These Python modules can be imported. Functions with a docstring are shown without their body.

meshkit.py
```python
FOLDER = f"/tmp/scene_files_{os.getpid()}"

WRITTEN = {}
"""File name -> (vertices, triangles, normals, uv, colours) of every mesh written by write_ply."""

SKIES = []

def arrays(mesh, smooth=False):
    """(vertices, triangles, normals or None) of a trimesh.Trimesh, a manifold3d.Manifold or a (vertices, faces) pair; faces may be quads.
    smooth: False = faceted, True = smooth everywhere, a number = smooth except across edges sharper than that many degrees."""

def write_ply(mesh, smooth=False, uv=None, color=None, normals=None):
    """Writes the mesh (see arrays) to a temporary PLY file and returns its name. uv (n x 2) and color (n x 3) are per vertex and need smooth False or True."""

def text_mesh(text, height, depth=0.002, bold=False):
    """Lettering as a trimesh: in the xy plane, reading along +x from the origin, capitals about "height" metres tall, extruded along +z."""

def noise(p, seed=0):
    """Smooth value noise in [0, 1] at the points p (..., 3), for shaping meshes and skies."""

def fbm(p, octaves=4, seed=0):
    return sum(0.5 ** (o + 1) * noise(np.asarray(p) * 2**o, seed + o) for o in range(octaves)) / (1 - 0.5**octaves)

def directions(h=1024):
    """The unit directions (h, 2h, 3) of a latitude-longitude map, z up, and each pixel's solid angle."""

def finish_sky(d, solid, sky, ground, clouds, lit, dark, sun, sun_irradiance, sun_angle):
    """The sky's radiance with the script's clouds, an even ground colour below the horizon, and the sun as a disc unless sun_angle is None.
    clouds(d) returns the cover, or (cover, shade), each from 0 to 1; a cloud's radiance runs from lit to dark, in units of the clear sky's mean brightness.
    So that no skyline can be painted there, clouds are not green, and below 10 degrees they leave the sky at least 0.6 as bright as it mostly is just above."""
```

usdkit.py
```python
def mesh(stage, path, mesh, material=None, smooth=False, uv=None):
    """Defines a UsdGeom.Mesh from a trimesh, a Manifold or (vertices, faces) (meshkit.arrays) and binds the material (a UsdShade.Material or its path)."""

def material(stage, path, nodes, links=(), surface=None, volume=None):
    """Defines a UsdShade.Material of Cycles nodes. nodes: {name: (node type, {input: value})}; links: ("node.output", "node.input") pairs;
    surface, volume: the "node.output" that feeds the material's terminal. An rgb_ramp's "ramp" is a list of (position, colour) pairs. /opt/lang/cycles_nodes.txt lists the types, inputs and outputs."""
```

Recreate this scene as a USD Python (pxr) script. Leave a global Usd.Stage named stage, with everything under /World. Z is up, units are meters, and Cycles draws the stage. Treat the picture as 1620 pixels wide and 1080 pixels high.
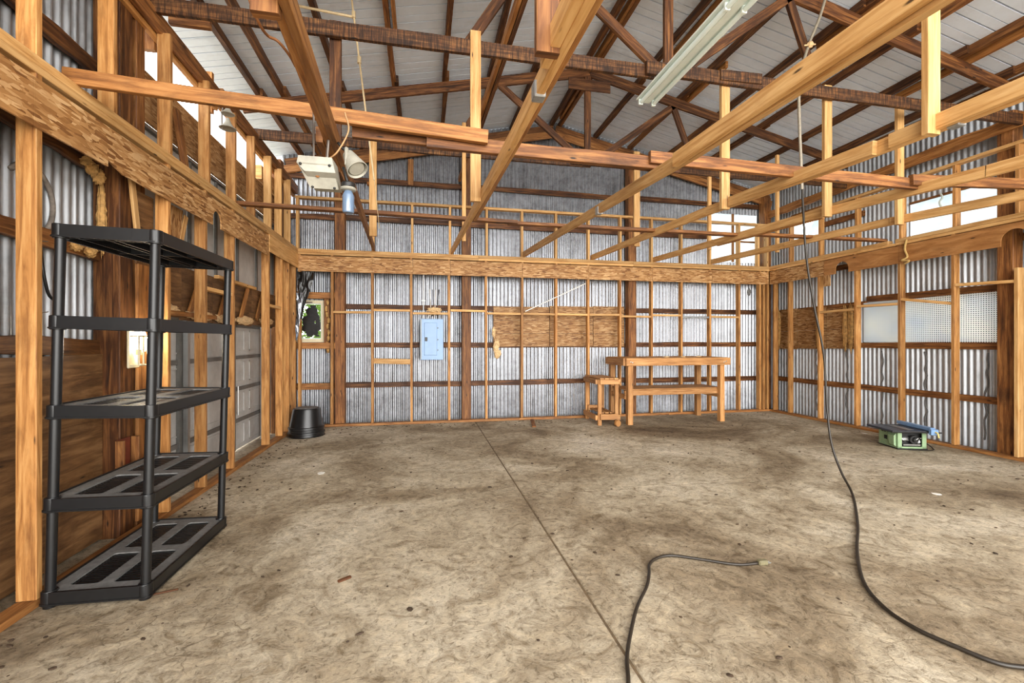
import math, random
import numpy as np, trimesh
from shapely.geometry import Polygon, box as sbox, Point
from shapely.ops import unary_union
import usdkit, meshkit
from pxr import Usd, UsdGeom, UsdLux, UsdShade, Gf, Sdf

stage = Usd.Stage.CreateInMemory()
UsdGeom.SetStageUpAxis(stage, UsdGeom.Tokens.z)
UsdGeom.SetStageMetersPerUnit(stage, 1.0)
UsdGeom.Xform.Define(stage, '/World')
stage.SetDefaultPrim(stage.GetPrimAtPath('/World'))

# ------------------------------------------------------------------ camera
FPX, CX, CY, TH, EYE = 694.0, 810.0, 540.5, math.atan(140 / 694.0), 1.34
cam = UsdGeom.Camera.Define(stage, '/World/camera')
cam.CreateHorizontalApertureAttr(36.0)
cam.CreateVerticalApertureAttr(24.0)
cam.CreateFocalLengthAttr(36.0 * FPX / 1620)
cam.CreateClippingRangeAttr(Gf.Vec2f(0.05, 500))
cam.AddTranslateOp().Set(Gf.Vec3d(0, 0, EYE))
cam.AddRotateXYZOp().Set(Gf.Vec3f(90, 0, -math.degrees(TH)))
cam.CreateExposureAttr(0.1)

# ------------------------------------------------------------------ light
dome = UsdLux.DomeLight.Define(stage, '/World/sky')
dome.CreateIntensityAttr(1.5)
dome.CreateColorAttr(Gf.Vec3f(0.97, 0.985, 1.0))
sun = UsdLux.DistantLight.Define(stage, '/World/sun')            # hazy daylight through the open front of the barn
sun.CreateIntensityAttr(2.0)
sun.CreateAngleAttr(6.0)
sun.CreateColorAttr(Gf.Vec3f(1.0, 0.965, 0.90))


def aim(prim, d, at=None):
    z = -np.array(d, float) / np.linalg.norm(d)
    x = np.cross([0, 0, 1.0], z); x /= np.linalg.norm(x); y = np.cross(z, x)
    m = Gf.Matrix4d(*x, 0, *y, 0, *z, 0, *(at if at is not None else (0, 0, 0)), 1)
    prim.AddTransformOp().Set(m)


aim(sun, (0.40, 0.88, -0.185))
front = UsdLux.RectLight.Define(stage, '/World/front_daylight')   # daylight of the big open front doorway
front.CreateWidthAttr(18.0); front.CreateHeightAttr(6.6)
front.CreateIntensityAttr(9.0); front.CreateColorAttr(Gf.Vec3f(1.0, 0.97, 0.92))
aim(front, (0, 1, 0.04), (2.3, -9.0, 3.4))


# ------------------------------------------------------------------ helpers
def at(u, v, ax, c):
    """The point of the plane x, y or z = c that the photo shows at pixel u, v."""
    a, b = (u - CX) / FPX, (CY - v) / FPX
    d = np.array([math.sin(TH) + a * math.cos(TH), math.cos(TH) - a * math.sin(TH), b])
    i = 'xyz'.index(ax)
    o = np.array([0, 0, EYE])
    return o + d * (c - o[i]) / d[i]


_n = {}
rnd = random.Random(7)


def path_for(parent, name):
    base = f'{parent}/{name}'
    k = _n.get(base, 0); _n[base] = k + 1
    return base if k == 0 else f'{base}_{k:03d}'


def tag(prim, label=None, cat=None, group=None, kind=None):
    for k, v in (('label', label), ('category', cat), ('group', group), ('kind', kind)):
        if v:
            prim.SetCustomDataByKey(k, v)


class Thing:
    def __init__(self, name, label=None, cat=None, base=(0, 0, 0), group=None, kind=None, rotz=0.0, tilt=0.0):
        self.path = path_for('/World', name)
        self.x = UsdGeom.Xform.Define(stage, self.path)
        self.base = np.array(base, float)
        self.x.AddTranslateOp().Set(Gf.Vec3d(*map(float, base)))
        if rotz:
            self.x.AddRotateZOp().Set(float(rotz))
        if tilt:
            self.x.AddRotateYOp().Set(float(tilt))
        self.local = bool(rotz or tilt)
        self.prim = self.x.GetPrim()
        tag(self.prim, label, cat, group, kind)

    def add(self, name, m, mat, smooth=False, label=None, kind=None, under=None, local=None):
        """m: (v, f, uv) or a trimesh, in world coordinates (local coordinates for turned things)."""
        p = path_for(under or self.path, name)
        uv = None
        off = np.zeros(3) if (self.local if local is None else local) else self.base
        if isinstance(m, tuple) and len(m) == 3:
            v, f, uv = m
            mesh = (np.asarray(v) - off, f)
        else:
            if isinstance(m, tuple):
                mesh = (np.asarray(m[0]) - off, m[1])
            else:
                mesh = trimesh.Trimesh(np.asarray(m.vertices) - off, m.faces, process=False)
        g = usdkit.mesh(stage, p, mesh, mat, smooth=smooth, uv=uv)
        tag(g.GetPrim(), label, None, None, kind)
        return p


def single(name, m, mat, label, cat, group=None, kind=None, smooth=False):
    p = path_for('/World', name)
    uv = None
    if isinstance(m, tuple) and len(m) == 3:
        uv = m[2]; m = (m[0], m[1])
    g = usdkit.mesh(stage, p, m, mat, smooth=smooth, uv=uv)
    tag(g.GetPrim(), label, cat, group, kind)
    return g


def nz(v):
    v = np.asarray(v, float)
    return v / np.linalg.norm(v)


def beam(p0, p1, w, d, up=(0, 0, 1), ch=0.003, n=1, wob=0.0, seed=None):
    """A sawn board along p0-p1 (centre line); d is its size towards up, w across; rounded long edges; UV in metres along the grain."""
    p0, p1 = np.array(p0, float), np.array(p1, float)
    L = np.linalg.norm(p1 - p0); a = (p1 - p0) / L
    up = np.array(up, float)
    if abs(a @ nz(up)) > 0.98:
        up = np.array([0, 1.0, 0])
    s = nz(np.cross(a, up)); t = np.cross(s, a)
    ch = min(ch, w * .3, d * .3)
    pr = np.array([(-w/2+ch, -d/2), (w/2-ch, -d/2), (w/2, -d/2+ch), (w/2, d/2-ch), (w/2-ch, d/2), (-w/2+ch, d/2), (-w/2, d/2-ch), (-w/2, -d/2+ch)])
    per = np.concatenate([[0], np.cumsum(np.linalg.norm(np.roll(pr, -1, 0) - pr, axis=1))])
    r = random.Random(seed if seed is not None else rnd.random())
    u0, v0 = r.uniform(0, 40), r.uniform(0, 40)
    rings = []
    for i in range(n + 1):
        c = p0 + a * (L * i / n)
        o = np.array([r.uniform(-wob, wob), r.uniform(-wob, wob)]) if 0 < i < n else np.zeros(2)
        k = 1 + (r.uniform(-wob, wob) / min(w, d) if 0 < i < n else 0)
        q = pr * k + o
        rings.append(c + q[:, :1] * s + q[:, 1:] * t)
    V, F, UV = [], [], []
    for i in range(n):
        x0, x1 = L * i / n, L * (i + 1) / n
        for j in range(8):
            k = (j + 1) % 8
            b = len(V)
            V += [rings[i][j], rings[i][k], rings[i + 1][k], rings[i + 1][j]]
            UV += [(u0 + x0, v0 + per[j]), (u0 + x0, v0 + per[j + 1]), (u0 + x1, v0 + per[j + 1]), (u0 + x1, v0 + per[j])]
            F += [(b, b + 1, b + 2), (b, b + 2, b + 3)]
    for ring, sg in ((rings[0], -1), (rings[-1], 1)):
        b = len(V)
        V += list(ring)
        UV += [(u0 + q[0] * .5, v0 + q[1]) for q in pr]
        for j in range(1, 7):
            F.append((b, b + j, b + j + 1) if sg > 0 else (b, b + j + 1, b + j))
    V, F = np.array(V), np.array(F)
    F = F[:, ::-1] if np.cross(V[F[0][1]] - V[F[0][0]], V[F[0][2]] - V[F[0][0]]) @ (V[F[0]].mean(0) - (rings[0].mean(0) + rings[1].mean(0)) / 2) < 0 else F
    return V, F, np.array(UV)


def abox(x0, x1, y0, y1, z0, z1, ch=0.003):
    """Axis-aligned board, grain along its longest side."""
    s = [x1 - x0, y1 - y0, z1 - z0]
    c = [(x0 + x1) / 2, (y0 + y1) / 2, (z0 + z1) / 2]
    i = int(np.argmax(s))
    p0, p1 = list(c), list(c)
    p0[i] -= s[i] / 2; p1[i] += s[i] / 2
    if i == 2:
        return beam(p0, p1, s[0], s[1], up=(0, 1, 0), ch=ch)
    return beam(p0, p1, s[1 - i], s[2], ch=ch)


def join(*ms):
    V, F, U, k = [], [], [], 0
    for v, f, u in ms:
        V.append(v); F.append(np.asarray(f) + k); U.append(u); k += len(v)
    return np.vstack(V), np.vstack(F), np.vstack(U)


def slab_poly(poly, depth, origin, ax_u, ax_v):
    """Extrudes a shapely polygon (in ax_u, ax_v metres) by depth along ax_u x ax_v."""
    ax_u, ax_v = np.array(ax_u, float), np.array(ax_v, float)
    m = trimesh.creation.extrude_polygon(poly, depth, engine='earcut')
    m.unmerge_vertices()
    p = np.array(m.vertices)
    V = np.array(origin, float) + p[:, :1] * ax_u + p[:, 1:2] * ax_v + p[:, 2:] * np.cross(ax_u, ax_v)
    return V, np.array(m.faces), p[:, :2] + p[:, 2:] + 3.3


def tube(pts, r, seg=8, sub=6):
    """A round cord or pipe through the points (Catmull-Rom)."""
    P = np.array(pts, float)
    if len(P) > 2 and sub > 1:
        Q = np.vstack([2 * P[0] - P[1], P, 2 * P[-1] - P[-2]]); out = []
        for i in range(1, len(Q) - 2):
            for k in range(sub):
                t = k / sub
                out.append(.5 * (2 * Q[i] + (Q[i+1] - Q[i-1]) * t + (2*Q[i-1] - 5*Q[i] + 4*Q[i+1] - Q[i+2]) * t*t + (3*Q[i] - Q[i-1] - 3*Q[i+1] + Q[i+2]) * t**3))
        P = np.array(out + [P[-1]])
    V, F = [], []
    T = np.gradient(P, axis=0)
    ref = np.array([0, 0, 1.0]) if abs(nz(T[0])[2]) < .9 else np.array([1.0, 0, 0])
    s = nz(np.cross(T[0], ref))
    for i, p in enumerate(P):
        a = nz(T[i]); s = nz(s - a * (s @ a)); t = np.cross(a, s)
        for k in range(seg):
            w = 2 * math.pi * k / seg
            V.append(p + r * (math.cos(w) * s + math.sin(w) * t))
    for i in range(len(P) - 1):
        for k in range(seg):
            a, b = i * seg + k, i * seg + (k + 1) % seg
            F += [(a, b, b + seg), (a, b + seg, a + seg)]
    for b, sg in ((0, 1), ((len(P) - 1) * seg, -1)):
        for k in range(1, seg - 1):
            F.append((b, b + k + 1, b + k) if sg > 0 else (b, b + k, b + k + 1))
    return trimesh.Trimesh(np.array(V), np.array(F), process=False)


def lathe(profile, at_=(0, 0, 0), n=32, axis=None):
    m = trimesh.creation.revolve(np.array(profile, float), sections=n)
    if axis is not None:
        m.apply_transform(trimesh.geometry.align_vectors([0, 0, 1], axis))
    m.apply_translation(at_)
    return m


def blob(c, r, seed=0, amp=.5, f=3.0, sub=3):
    m = trimesh.creation.icosphere(subdivisions=sub)
    v = np.array(m.vertices)
    k = 1 + amp * (meshkit.fbm(v * f + 11 * seed, 4, seed) - .5) * 2
    return trimesh.Trimesh(v * k[:, None] * np.array(r) + np.array(c), m.faces, process=False)


def tri_box(x0, x1, y0, y1, z0, z1):
    m = trimesh.creation.box((x1 - x0, y1 - y0, z1 - z0)); m.apply_translation(((x0 + x1) / 2, (y0 + y1) / 2, (z0 + z1) / 2))
    return m


def rbox(x0, x1, y0, y1, z0, z1, r=.01):
    """Box with bevelled edges: the hull of its inset corners."""
    pts = []
    for x, sx in ((x0, 1), (x1, -1)):
        for y, sy in ((y0, 1), (y1, -1)):
            for z, sz in ((z0, 1), (z1, -1)):
                pts += [(x, y + sy*r, z + sz*r), (x + sx*r, y, z + sz*r), (x + sx*r, y + sy*r, z)]
    return trimesh.convex.convex_hull(np.array(pts))


def cat(ms):
    return trimesh.util.concatenate([m if isinstance(m, trimesh.Trimesh) else trimesh.Trimesh(m[0], m[1], process=False) for m in ms])


# ------------------------------------------------------------------ materials
LOOKS = '/World/Looks'
UsdGeom.Scope.Define(stage, LOOKS)


def lin(c):
    return tuple((x / 255 / 12.92 if x / 255 <= .04045 else ((x / 255 + .055) / 1.055) ** 2.4) for x in c)


def wood(name, dark, mid, light, rough=.6, grain=16, stain=.35, stain_col=(70, 40, 18), saw=False, bump=.25, spec=.35):
    nodes = {
        'tc': ('texture_coordinate', {}),
        'm1': ('mapping', {'scale': (1.1, grain, 1)}),
        'n1': ('noise_texture', {'scale': 2.2, 'detail': 5, 'roughness': .62, 'distortion': .6}),
        'r1': ('rgb_ramp', {'ramp': [(.28, lin(dark)), (.48, lin(mid)), (.72, lin(light))]}),
        'm2': ('mapping', {'scale': (1.6, 4.5, 1), 'location': (3.1, 7.7, 0)}),
        'n2': ('noise_texture', {'scale': 1.7, 'detail': 6, 'roughness': .65, 'distortion': .3}),
        'r2': ('rgb_ramp', {'ramp': [(.50, (0, 0, 0)), (.68, (1, 1, 1))]}),
        'f2': ('math', {'math_type': 'multiply', 'value2': stain}),
        'mx2': ('mix', {'mix_type': 'mix', 'color2': lin(stain_col)}),
        'm3': ('mapping', {'scale': (1.0, 4.0, 1)}),
        'vo': ('voronoi_texture', {'scale': 3.0, 'randomness': 1.0}),
        'r3': ('rgb_ramp', {'ramp': [(.045, (1, 1, 1)), (.10, (0, 0, 0))]}),
        'mx3': ('mix', {'mix_type': 'mix', 'color2': lin(tuple(x * .45 for x in dark))}),
        'oi': ('object_info', {}),
        'mr': ('map_range', {'from_min': 0, 'from_max': 1, 'to_min': .72, 'to_max': 1.18}),
        'hs': ('hsv', {}),
        'bp': ('bump', {'strength': bump, 'distance': .004}),
        'p': ('principled_bsdf', {'roughness': rough, 'specular_ior_level': spec}),
    }
    links = [('tc.UV', 'm1.vector'), ('m1.vector', 'n1.vector'), ('n1.fac', 'r1.fac'),
             ('tc.UV', 'm2.vector'), ('m2.vector', 'n2.vector'), ('n2.fac', 'r2.fac'), ('r2.color', 'f2.value1'), ('f2.value', 'mx2.fac'), ('r1.color', 'mx2.color1'),
             ('tc.UV', 'm3.vector'), ('m3.vector', 'vo.vector'), ('vo.distance', 'r3.fac'), ('r3.color', 'mx3.fac'), ('mx2.color', 'mx3.color1'),
             ('oi.random', 'mr.value'), ('mr.result', 'hs.value'),
             ('n1.fac', 'bp.height'), ('bp.normal', 'p.normal')]
    last = 'mx3.color'
    if saw:
        nodes['ms'] = ('mapping', {'scale': (30, 2.5, 1)})
        nodes['ns'] = ('noise_texture', {'scale': 2.0, 'detail': 4, 'roughness': .7})
        nodes['rs'] = ('rgb_ramp', {'ramp': [(.42, (.16, .14, .12)), (.56, (1, 1, 1)), (.68, (1.7, 1.6, 1.4))]})
        nodes['mxs'] = ('mix', {'mix_type': 'multiply', 'fac': .85})
        links += [('tc.UV', 'ms.vector'), ('ms.vector', 'ns.vector'), ('ns.fac', 'rs.fac'), (last, 'mxs.color1'), ('rs.color', 'mxs.color2')]
        last = 'mxs.color'
    links += [(last, 'hs.color'), ('hs.color', 'p.base_color')]
    return usdkit.material(stage, f'{LOOKS}/{name}', nodes, links, surface='p.BSDF')


def plain(name, col, rough=.5, metallic=0.0, noise=.0, scale=12, bump=0.0, spec=.5, emit=None, col2=None):
    nodes = {'p': ('principled_bsdf', {'base_color': lin(col), 'roughness': rough, 'metallic': metallic, 'specular_ior_level': spec})}
    links = []
    if emit:
        nodes['p'][1]['emission_color'] = lin(emit[0]); nodes['p'][1]['emission_strength'] = emit[1]
    if noise or bump:
        c2 = lin(col2) if col2 else tuple(x * (1 - noise) for x in lin(col))
        nodes.update({'tc': ('texture_coordinate', {}), 'n': ('noise_texture', {'scale': scale, 'detail': 6, 'roughness': .65}),
                      'r': ('rgb_ramp', {'ramp': [(.35, c2), (.62, lin(col))]}), 'b': ('bump', {'strength': max(bump, .001), 'distance': .004})})
        links = [('tc.object', 'n.vector'), ('n.fac', 'r.fac'), ('r.color', 'p.base_color'), ('n.fac', 'b.height'), ('b.normal', 'p.normal')]
    return usdkit.material(stage, f'{LOOKS}/{name}', nodes, links, surface='p.BSDF')


W_PINE = wood('pine_new', (172, 120, 62), (206, 158, 98), (226, 184, 126), stain=.25, stain_col=(140, 88, 40))
W_STUD = wood('pine_stud', (124, 76, 34), (176, 122, 66), (206, 158, 98), stain=.5, stain_col=(88, 48, 18))
W_OLD = wood('old_fir', (62, 34, 14), (120, 74, 36), (168, 116, 64), stain=.6, stain_col=(38, 19, 7))
W_DARK = wood('dark_rafter', (34, 17, 7), (84, 48, 21), (142, 94, 50), stain=.6, stain_col=(20, 10, 4))
W_ROUGH = wood('rough_sawn', (44, 24, 10), (86, 52, 25), (136, 94, 54), stain=.5, stain_col=(22, 11, 5), saw=True)
W_MID = wood('tan_fir', (98, 58, 25), (148, 96, 48), (186, 134, 78), stain=.5, stain_col=(56, 30, 11))
W_BENCH = wood('bench_fir', (132, 86, 44), (176, 124, 72), (204, 156, 102), stain=.3, stain_col=(92, 54, 24))
W_PLY = wood('plywood', (70, 46, 26), (112, 78, 46), (150, 112, 72), grain=9, stain=.65, stain_col=(52, 28, 12))


def osb(name, k=1.0):
    c = lambda *a: tuple(x * k for x in lin(a))
    nodes = {'tc': ('texture_coordinate', {}), 'nd': ('noise_texture', {'scale': 6, 'detail': 2}),
             'p': ('principled_bsdf', {'roughness': .6, 'specular_ior_level': .35}), 'bp': ('bump', {'strength': .35, 'distance': .004})}
    links = [('tc.UV', 'nd.vector')]
    prev = None
    for i, (rot, sc) in enumerate(((.25, (12, 58, 1)), (1.2, (13, 52, 1)), (-.55, (11, 62, 1)))):
        nodes[f'm{i}'] = ('mapping', {'rotation': (0, 0, rot), 'scale': sc, 'location': (i * 3.3, i * 5.1, 0)})
        nodes[f'v{i}'] = ('voronoi_texture', {'scale': 1.0, 'randomness': 1.0})
        nodes[f'b{i}'] = ('separate_color', {})
        nodes[f'r{i}'] = ('rgb_ramp', {'ramp': [(.0, c(124, 80, 40)), (.25, c(164, 116, 66)), (.65, c(188, 142, 90)), (1.0, c(214, 174, 124))]})
        links += [('tc.UV', f'm{i}.vector'), (f'm{i}.vector', f'v{i}.vector'), (f'v{i}.color', f'b{i}.color'), (f'b{i}.r', f'r{i}.fac')]
        if prev is None:
            prev = f'r{i}.color'
        else:
            nodes[f'g{i}'] = ('math', {'math_type': 'greater_than', 'value2': .52})
            nodes[f'x{i}'] = ('mix', {})
            links += [(f'b{i}.g', f'g{i}.value1'), (f'g{i}.value', f'x{i}.fac'), (prev, f'x{i}.color1'), (f'r{i}.color', f'x{i}.color2')]
            prev = f'x{i}.color'
    nodes['n2'] = ('noise_texture', {'scale': 2.5, 'detail': 5, 'roughness': .6})
    nodes['r9'] = ('rgb_ramp', {'ramp': [(.35, (.62, .55, .48)), (.6, (1, 1, 1))]})
    nodes['x9'] = ('mix', {'mix_type': 'multiply', 'fac': .6})
    links += [('tc.UV', 'n2.vector'), ('n2.fac', 'r9.fac'), (prev, 'x9.color1'), ('r9.color', 'x9.color2'), ('x9.color', 'p.base_color'), ('b0.r', 'bp.height'), ('bp.normal', 'p.normal')]
    return usdkit.material(stage, f'{LOOKS}/{name}', nodes, links, surface='p.BSDF')


OSB = osb('strand_board')
OSB_D = osb('strand_board_aged', .72)


def metal(name, col, dirt, rough=(.28, .5), metallic=.85, streak=(14, 14, .9), dirt_at=(.52, .72), spots=True):
    nodes = {
        'tc': ('texture_coordinate', {}),
        'm1': ('mapping', {'scale': streak}), 'n1': ('noise_texture', {'scale': 1.0, 'detail': 6, 'roughness': .65}),
        'n2': ('noise_texture', {'scale': 1.3, 'detail': 7, 'roughness': .7}),
        'ad': ('math', {'math_type': 'multiply_add', 'value2': .5}), 'hf': ('math', {'math_type': 'multiply', 'value2': .5}),
        'r1': ('rgb_ramp', {'ramp': [(dirt_at[0], lin(col)), (dirt_at[1], lin(dirt))]}),
        'n3': ('noise_texture', {'scale': 9, 'detail': 4, 'roughness': .7}),
        'r3': ('rgb_ramp', {'ramp': [(.3, (.84, .84, .84)), (.6, (1.04, 1.04, 1.04))]}),
        'x3': ('mix', {'mix_type': 'multiply', 'fac': .8 if spots else .3}),
        'mr': ('map_range', {'from_min': .3, 'from_max': .7, 'to_min': rough[0], 'to_max': rough[1]}),
        'p': ('principled_bsdf', {'metallic': metallic}),
    }
    links = [('tc.object', 'm1.vector'), ('m1.vector', 'n1.vector'), ('tc.object', 'n2.vector'), ('n2.fac', 'hf.value1'), ('n1.fac', 'ad.value1'), ('hf.value', 'ad.value3'),
             ('ad.value', 'r1.fac'), ('tc.object', 'n3.vector'), ('n3.fac', 'r3.fac'), ('r1.color', 'x3.color1'), ('r3.color', 'x3.color2'), ('x3.color', 'p.base_color'), ('n3.fac', 'mr.value'), ('mr.result', 'p.roughness')]
    return usdkit.material(stage, f'{LOOKS}/{name}', nodes, links, surface='p.BSDF')


M_CORR = metal('galvanized_sheet', (178, 181, 186), (96, 95, 94), rough=(.28, .38), metallic=.88)
M_CORR_R = metal('galvanized_sheet_pale', (184, 187, 190), (120, 118, 116), rough=(.4, .52), metallic=.65)
M_CORR_L = metal('galvanized_sheet_dull', (182, 185, 188), (100, 100, 100), rough=(.35, .55), metallic=.85)
M_ROOF = metal('roof_sheet', (222, 231, 242), (184, 188, 194), rough=(.5, .65), metallic=.12, streak=(.6, 6, .6), spots=False)
M_GALV = metal('zinc', (170, 172, 172), (120, 116, 108), rough=(.35, .55), metallic=.8)
M_DOOR = plain('door_white', (186, 184, 180), .5, noise=.22, scale=5)
M_DOORB = plain('door_backing', (104, 102, 98), .55, noise=.35, scale=6)
M_BLACK = plain('black_plastic', (15, 15, 16), .42, noise=.35, scale=30, bump=.08)
M_BLACK2 = plain('black_tub', (14, 14, 15), .35, noise=.5, scale=14)
M_DUST = plain('dusty_black', (112, 110, 107), .6, noise=.4, scale=25)
M_FOAM = plain('spray_foam', (206, 158, 92), .8, noise=.5, scale=22, bump=.6)
M_FOAM_P = plain('pale_insulation', (226, 190, 140), .85, noise=.4, scale=30, bump=.6)
M_BLUE = plain('panel_blue', (140, 172, 212), .42, noise=.12, scale=6)
M_GREY = plain('panel_grey', (150, 158, 164), .45, noise=.15, scale=8)
M_BOXG = plain('box_grey', (168, 164, 150), .55, noise=.28, scale=9)
M_RUST = plain('rust', (128, 82, 40), .8)
M_GREEN = plain('saw_green', (140, 166, 126), .45, noise=.18, scale=16)
M_SAWTOP = plain('saw_table', (66, 74, 88), .35, metallic=.4, noise=.4, scale=25)
M_FENCE = plain('fence_blue', (126, 160, 200), .35, metallic=.2, noise=.15, scale=20)
M_MOTOR = plain('motor_black', (28, 27, 26), .5, noise=.4, scale=30)
M_STEEL = plain('bare_steel', (176, 176, 172), .35, metallic=.8, noise=.2, scale=40)
M_YELLOW = plain('yellow_knob', (214, 190, 110), .4)
M_CORD = plain('cord_brown', (40, 32, 22), .5, noise=.3, scale=40)
M_CORDT = plain('cord_grey', (150, 140, 122), .5, noise=.3, scale=40)
M_PVC = plain('pvc_pipe', (196, 172, 132), .4, noise=.15, scale=20)
M_WHITE = plain('white_enamel', (226, 236, 228), .3, noise=.06, scale=10)
M_TUBE = plain('lamp_tube', (232, 246, 240), .18, spec=.6)
M_PAPER = plain('paper', (232, 228, 218), .8)
M_WROD = plain('white_rod', (228, 224, 216), .4)
M_VINYL = plain('window_frame', (226, 212, 176), .5, noise=.12, scale=10)
M_TARP = plain('tarp_black', (30, 28, 26), .3, noise=.4, scale=18)
M_FOIL = plain('foil_grey', (190, 196, 206), .25, metallic=.8, noise=.3, scale=20)
M_BARK = plain('bark', (92, 70, 50), .8, noise=.4)
M_NAIL = plain('nail_steel', (120, 112, 104), .4, metallic=.7)
M_WIRE_O = plain('wire_tan', (176, 134, 92), .5)


def leaf_mat():
    return usdkit.material(stage, f'{LOOKS}/leaf', {'oi': ('geometry', {}), 'r': ('rgb_ramp', {'ramp': [(0, lin((96, 128, 56))), (1, lin((188, 208, 130)))]}),
        'd': ('diffuse_bsdf', {}), 't': ('translucent_bsdf', {}), 'm': ('mix_closure', {'fac': .45})},
        [('oi.random_per_island', 'r.fac'), ('r.color', 'd.color'), ('r.color', 't.color'), ('d.BSDF', 'm.closure1'), ('t.BSDF', 'm.closure2')], surface='m.closure')


def glass_mat(name, tint=(1, 1, 1), haze=None):
    nodes = {'t': ('transparent_bsdf', {'color': tint}), 'g': ('glossy_bsdf', {'color': (1, 1, 1), 'roughness': .02}), 'f': ('fresnel', {'IOR': 1.5}), 'm': ('mix_closure', {})}
    links = [('f.fac', 'm.fac'), ('t.BSDF', 'm.closure1'), ('g.BSDF', 'm.closure2')]
    return usdkit.material(stage, f'{LOOKS}/{name}', nodes, links, surface='m.closure')


def translucent(name, col, mixf=.5):
    return usdkit.material(stage, f'{LOOKS}/{name}', {'tc': ('texture_coordinate', {}), 'n': ('noise_texture', {'scale': 3, 'detail': 5, 'roughness': .6}),
        'r': ('rgb_ramp', {'ramp': [(.35, tuple(x * .8 for x in lin(col))), (.6, lin(col))]}),
        'd': ('principled_bsdf', {'roughness': .4}), 't': ('translucent_bsdf', {}), 'm': ('mix_closure', {'fac': mixf})},
        [('tc.object', 'n.vector'), ('n.fac', 'r.fac'), ('r.color', 'd.base_color'), ('r.color', 't.color'), ('d.BSDF', 'm.closure1'), ('t.BSDF', 'm.closure2')], surface='m.closure')


M_LEAF = leaf_mat()
M_GLASS = glass_mat('clear_pane')
M_POLY = translucent('fibreglass_sheet', (236, 246, 250), .6)


def pegboard_mat():
    nodes = {'tc': ('texture_coordinate', {}), 's': ('separate_xyz', {}), 'p': ('principled_bsdf', {'roughness': .4}), 'x': ('mix', {'color1': lin((236, 240, 240)), 'color2': lin((60, 72, 84))}),
             'n': ('noise_texture', {'scale': 2, 'detail': 4}), 'rn': ('rgb_ramp', {'ramp': [(.35, lin((222, 230, 236))), (.6, lin((242, 244, 240)))]})}
    links = [('tc.UV', 's.vector'), ('tc.UV', 'n.vector'), ('n.fac', 'rn.fac'), ('rn.color', 'x.color1')]
    for a in 'xy':
        nodes.update({f'd{a}': ('math', {'math_type': 'divide', 'value2': .0254}), f'f{a}': ('math', {'math_type': 'fraction'}), f'c{a}': ('math', {'math_type': 'subtract', 'value2': .5}), f'q{a}': ('math', {'math_type': 'power', 'value2': 2})})
        links += [(f's.{a}', f'd{a}.value1'), (f'd{a}.value', f'f{a}.value1'), (f'f{a}.value', f'c{a}.value1')]
        nodes[f'q{a}'] = ('math', {'math_type': 'multiply'})
        links += [(f'c{a}.value', f'q{a}.value1'), (f'c{a}.value', f'q{a}.value2')]
    nodes['sm'] = ('math', {'math_type': 'add'}); nodes['lt'] = ('math', {'math_type': 'less_than', 'value2': .06})
    links += [('qx.value', 'sm.value1'), ('qy.value', 'sm.value2'), ('sm.value', 'lt.value1'), ('lt.value', 'x.fac'), ('x.color', 'p.base_color'), ('x.color', 't.color'), ('p.BSDF', 'm.closure1'), ('t.BSDF', 'm.closure2')]
    nodes['t'] = ('translucent_bsdf', {}); nodes['m'] = ('mix_closure', {'fac': .4})
    return usdkit.material(stage, f'{LOOKS}/pegboard', nodes, links, surface='m.closure')


M_PEG = pegboard_mat()


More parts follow.
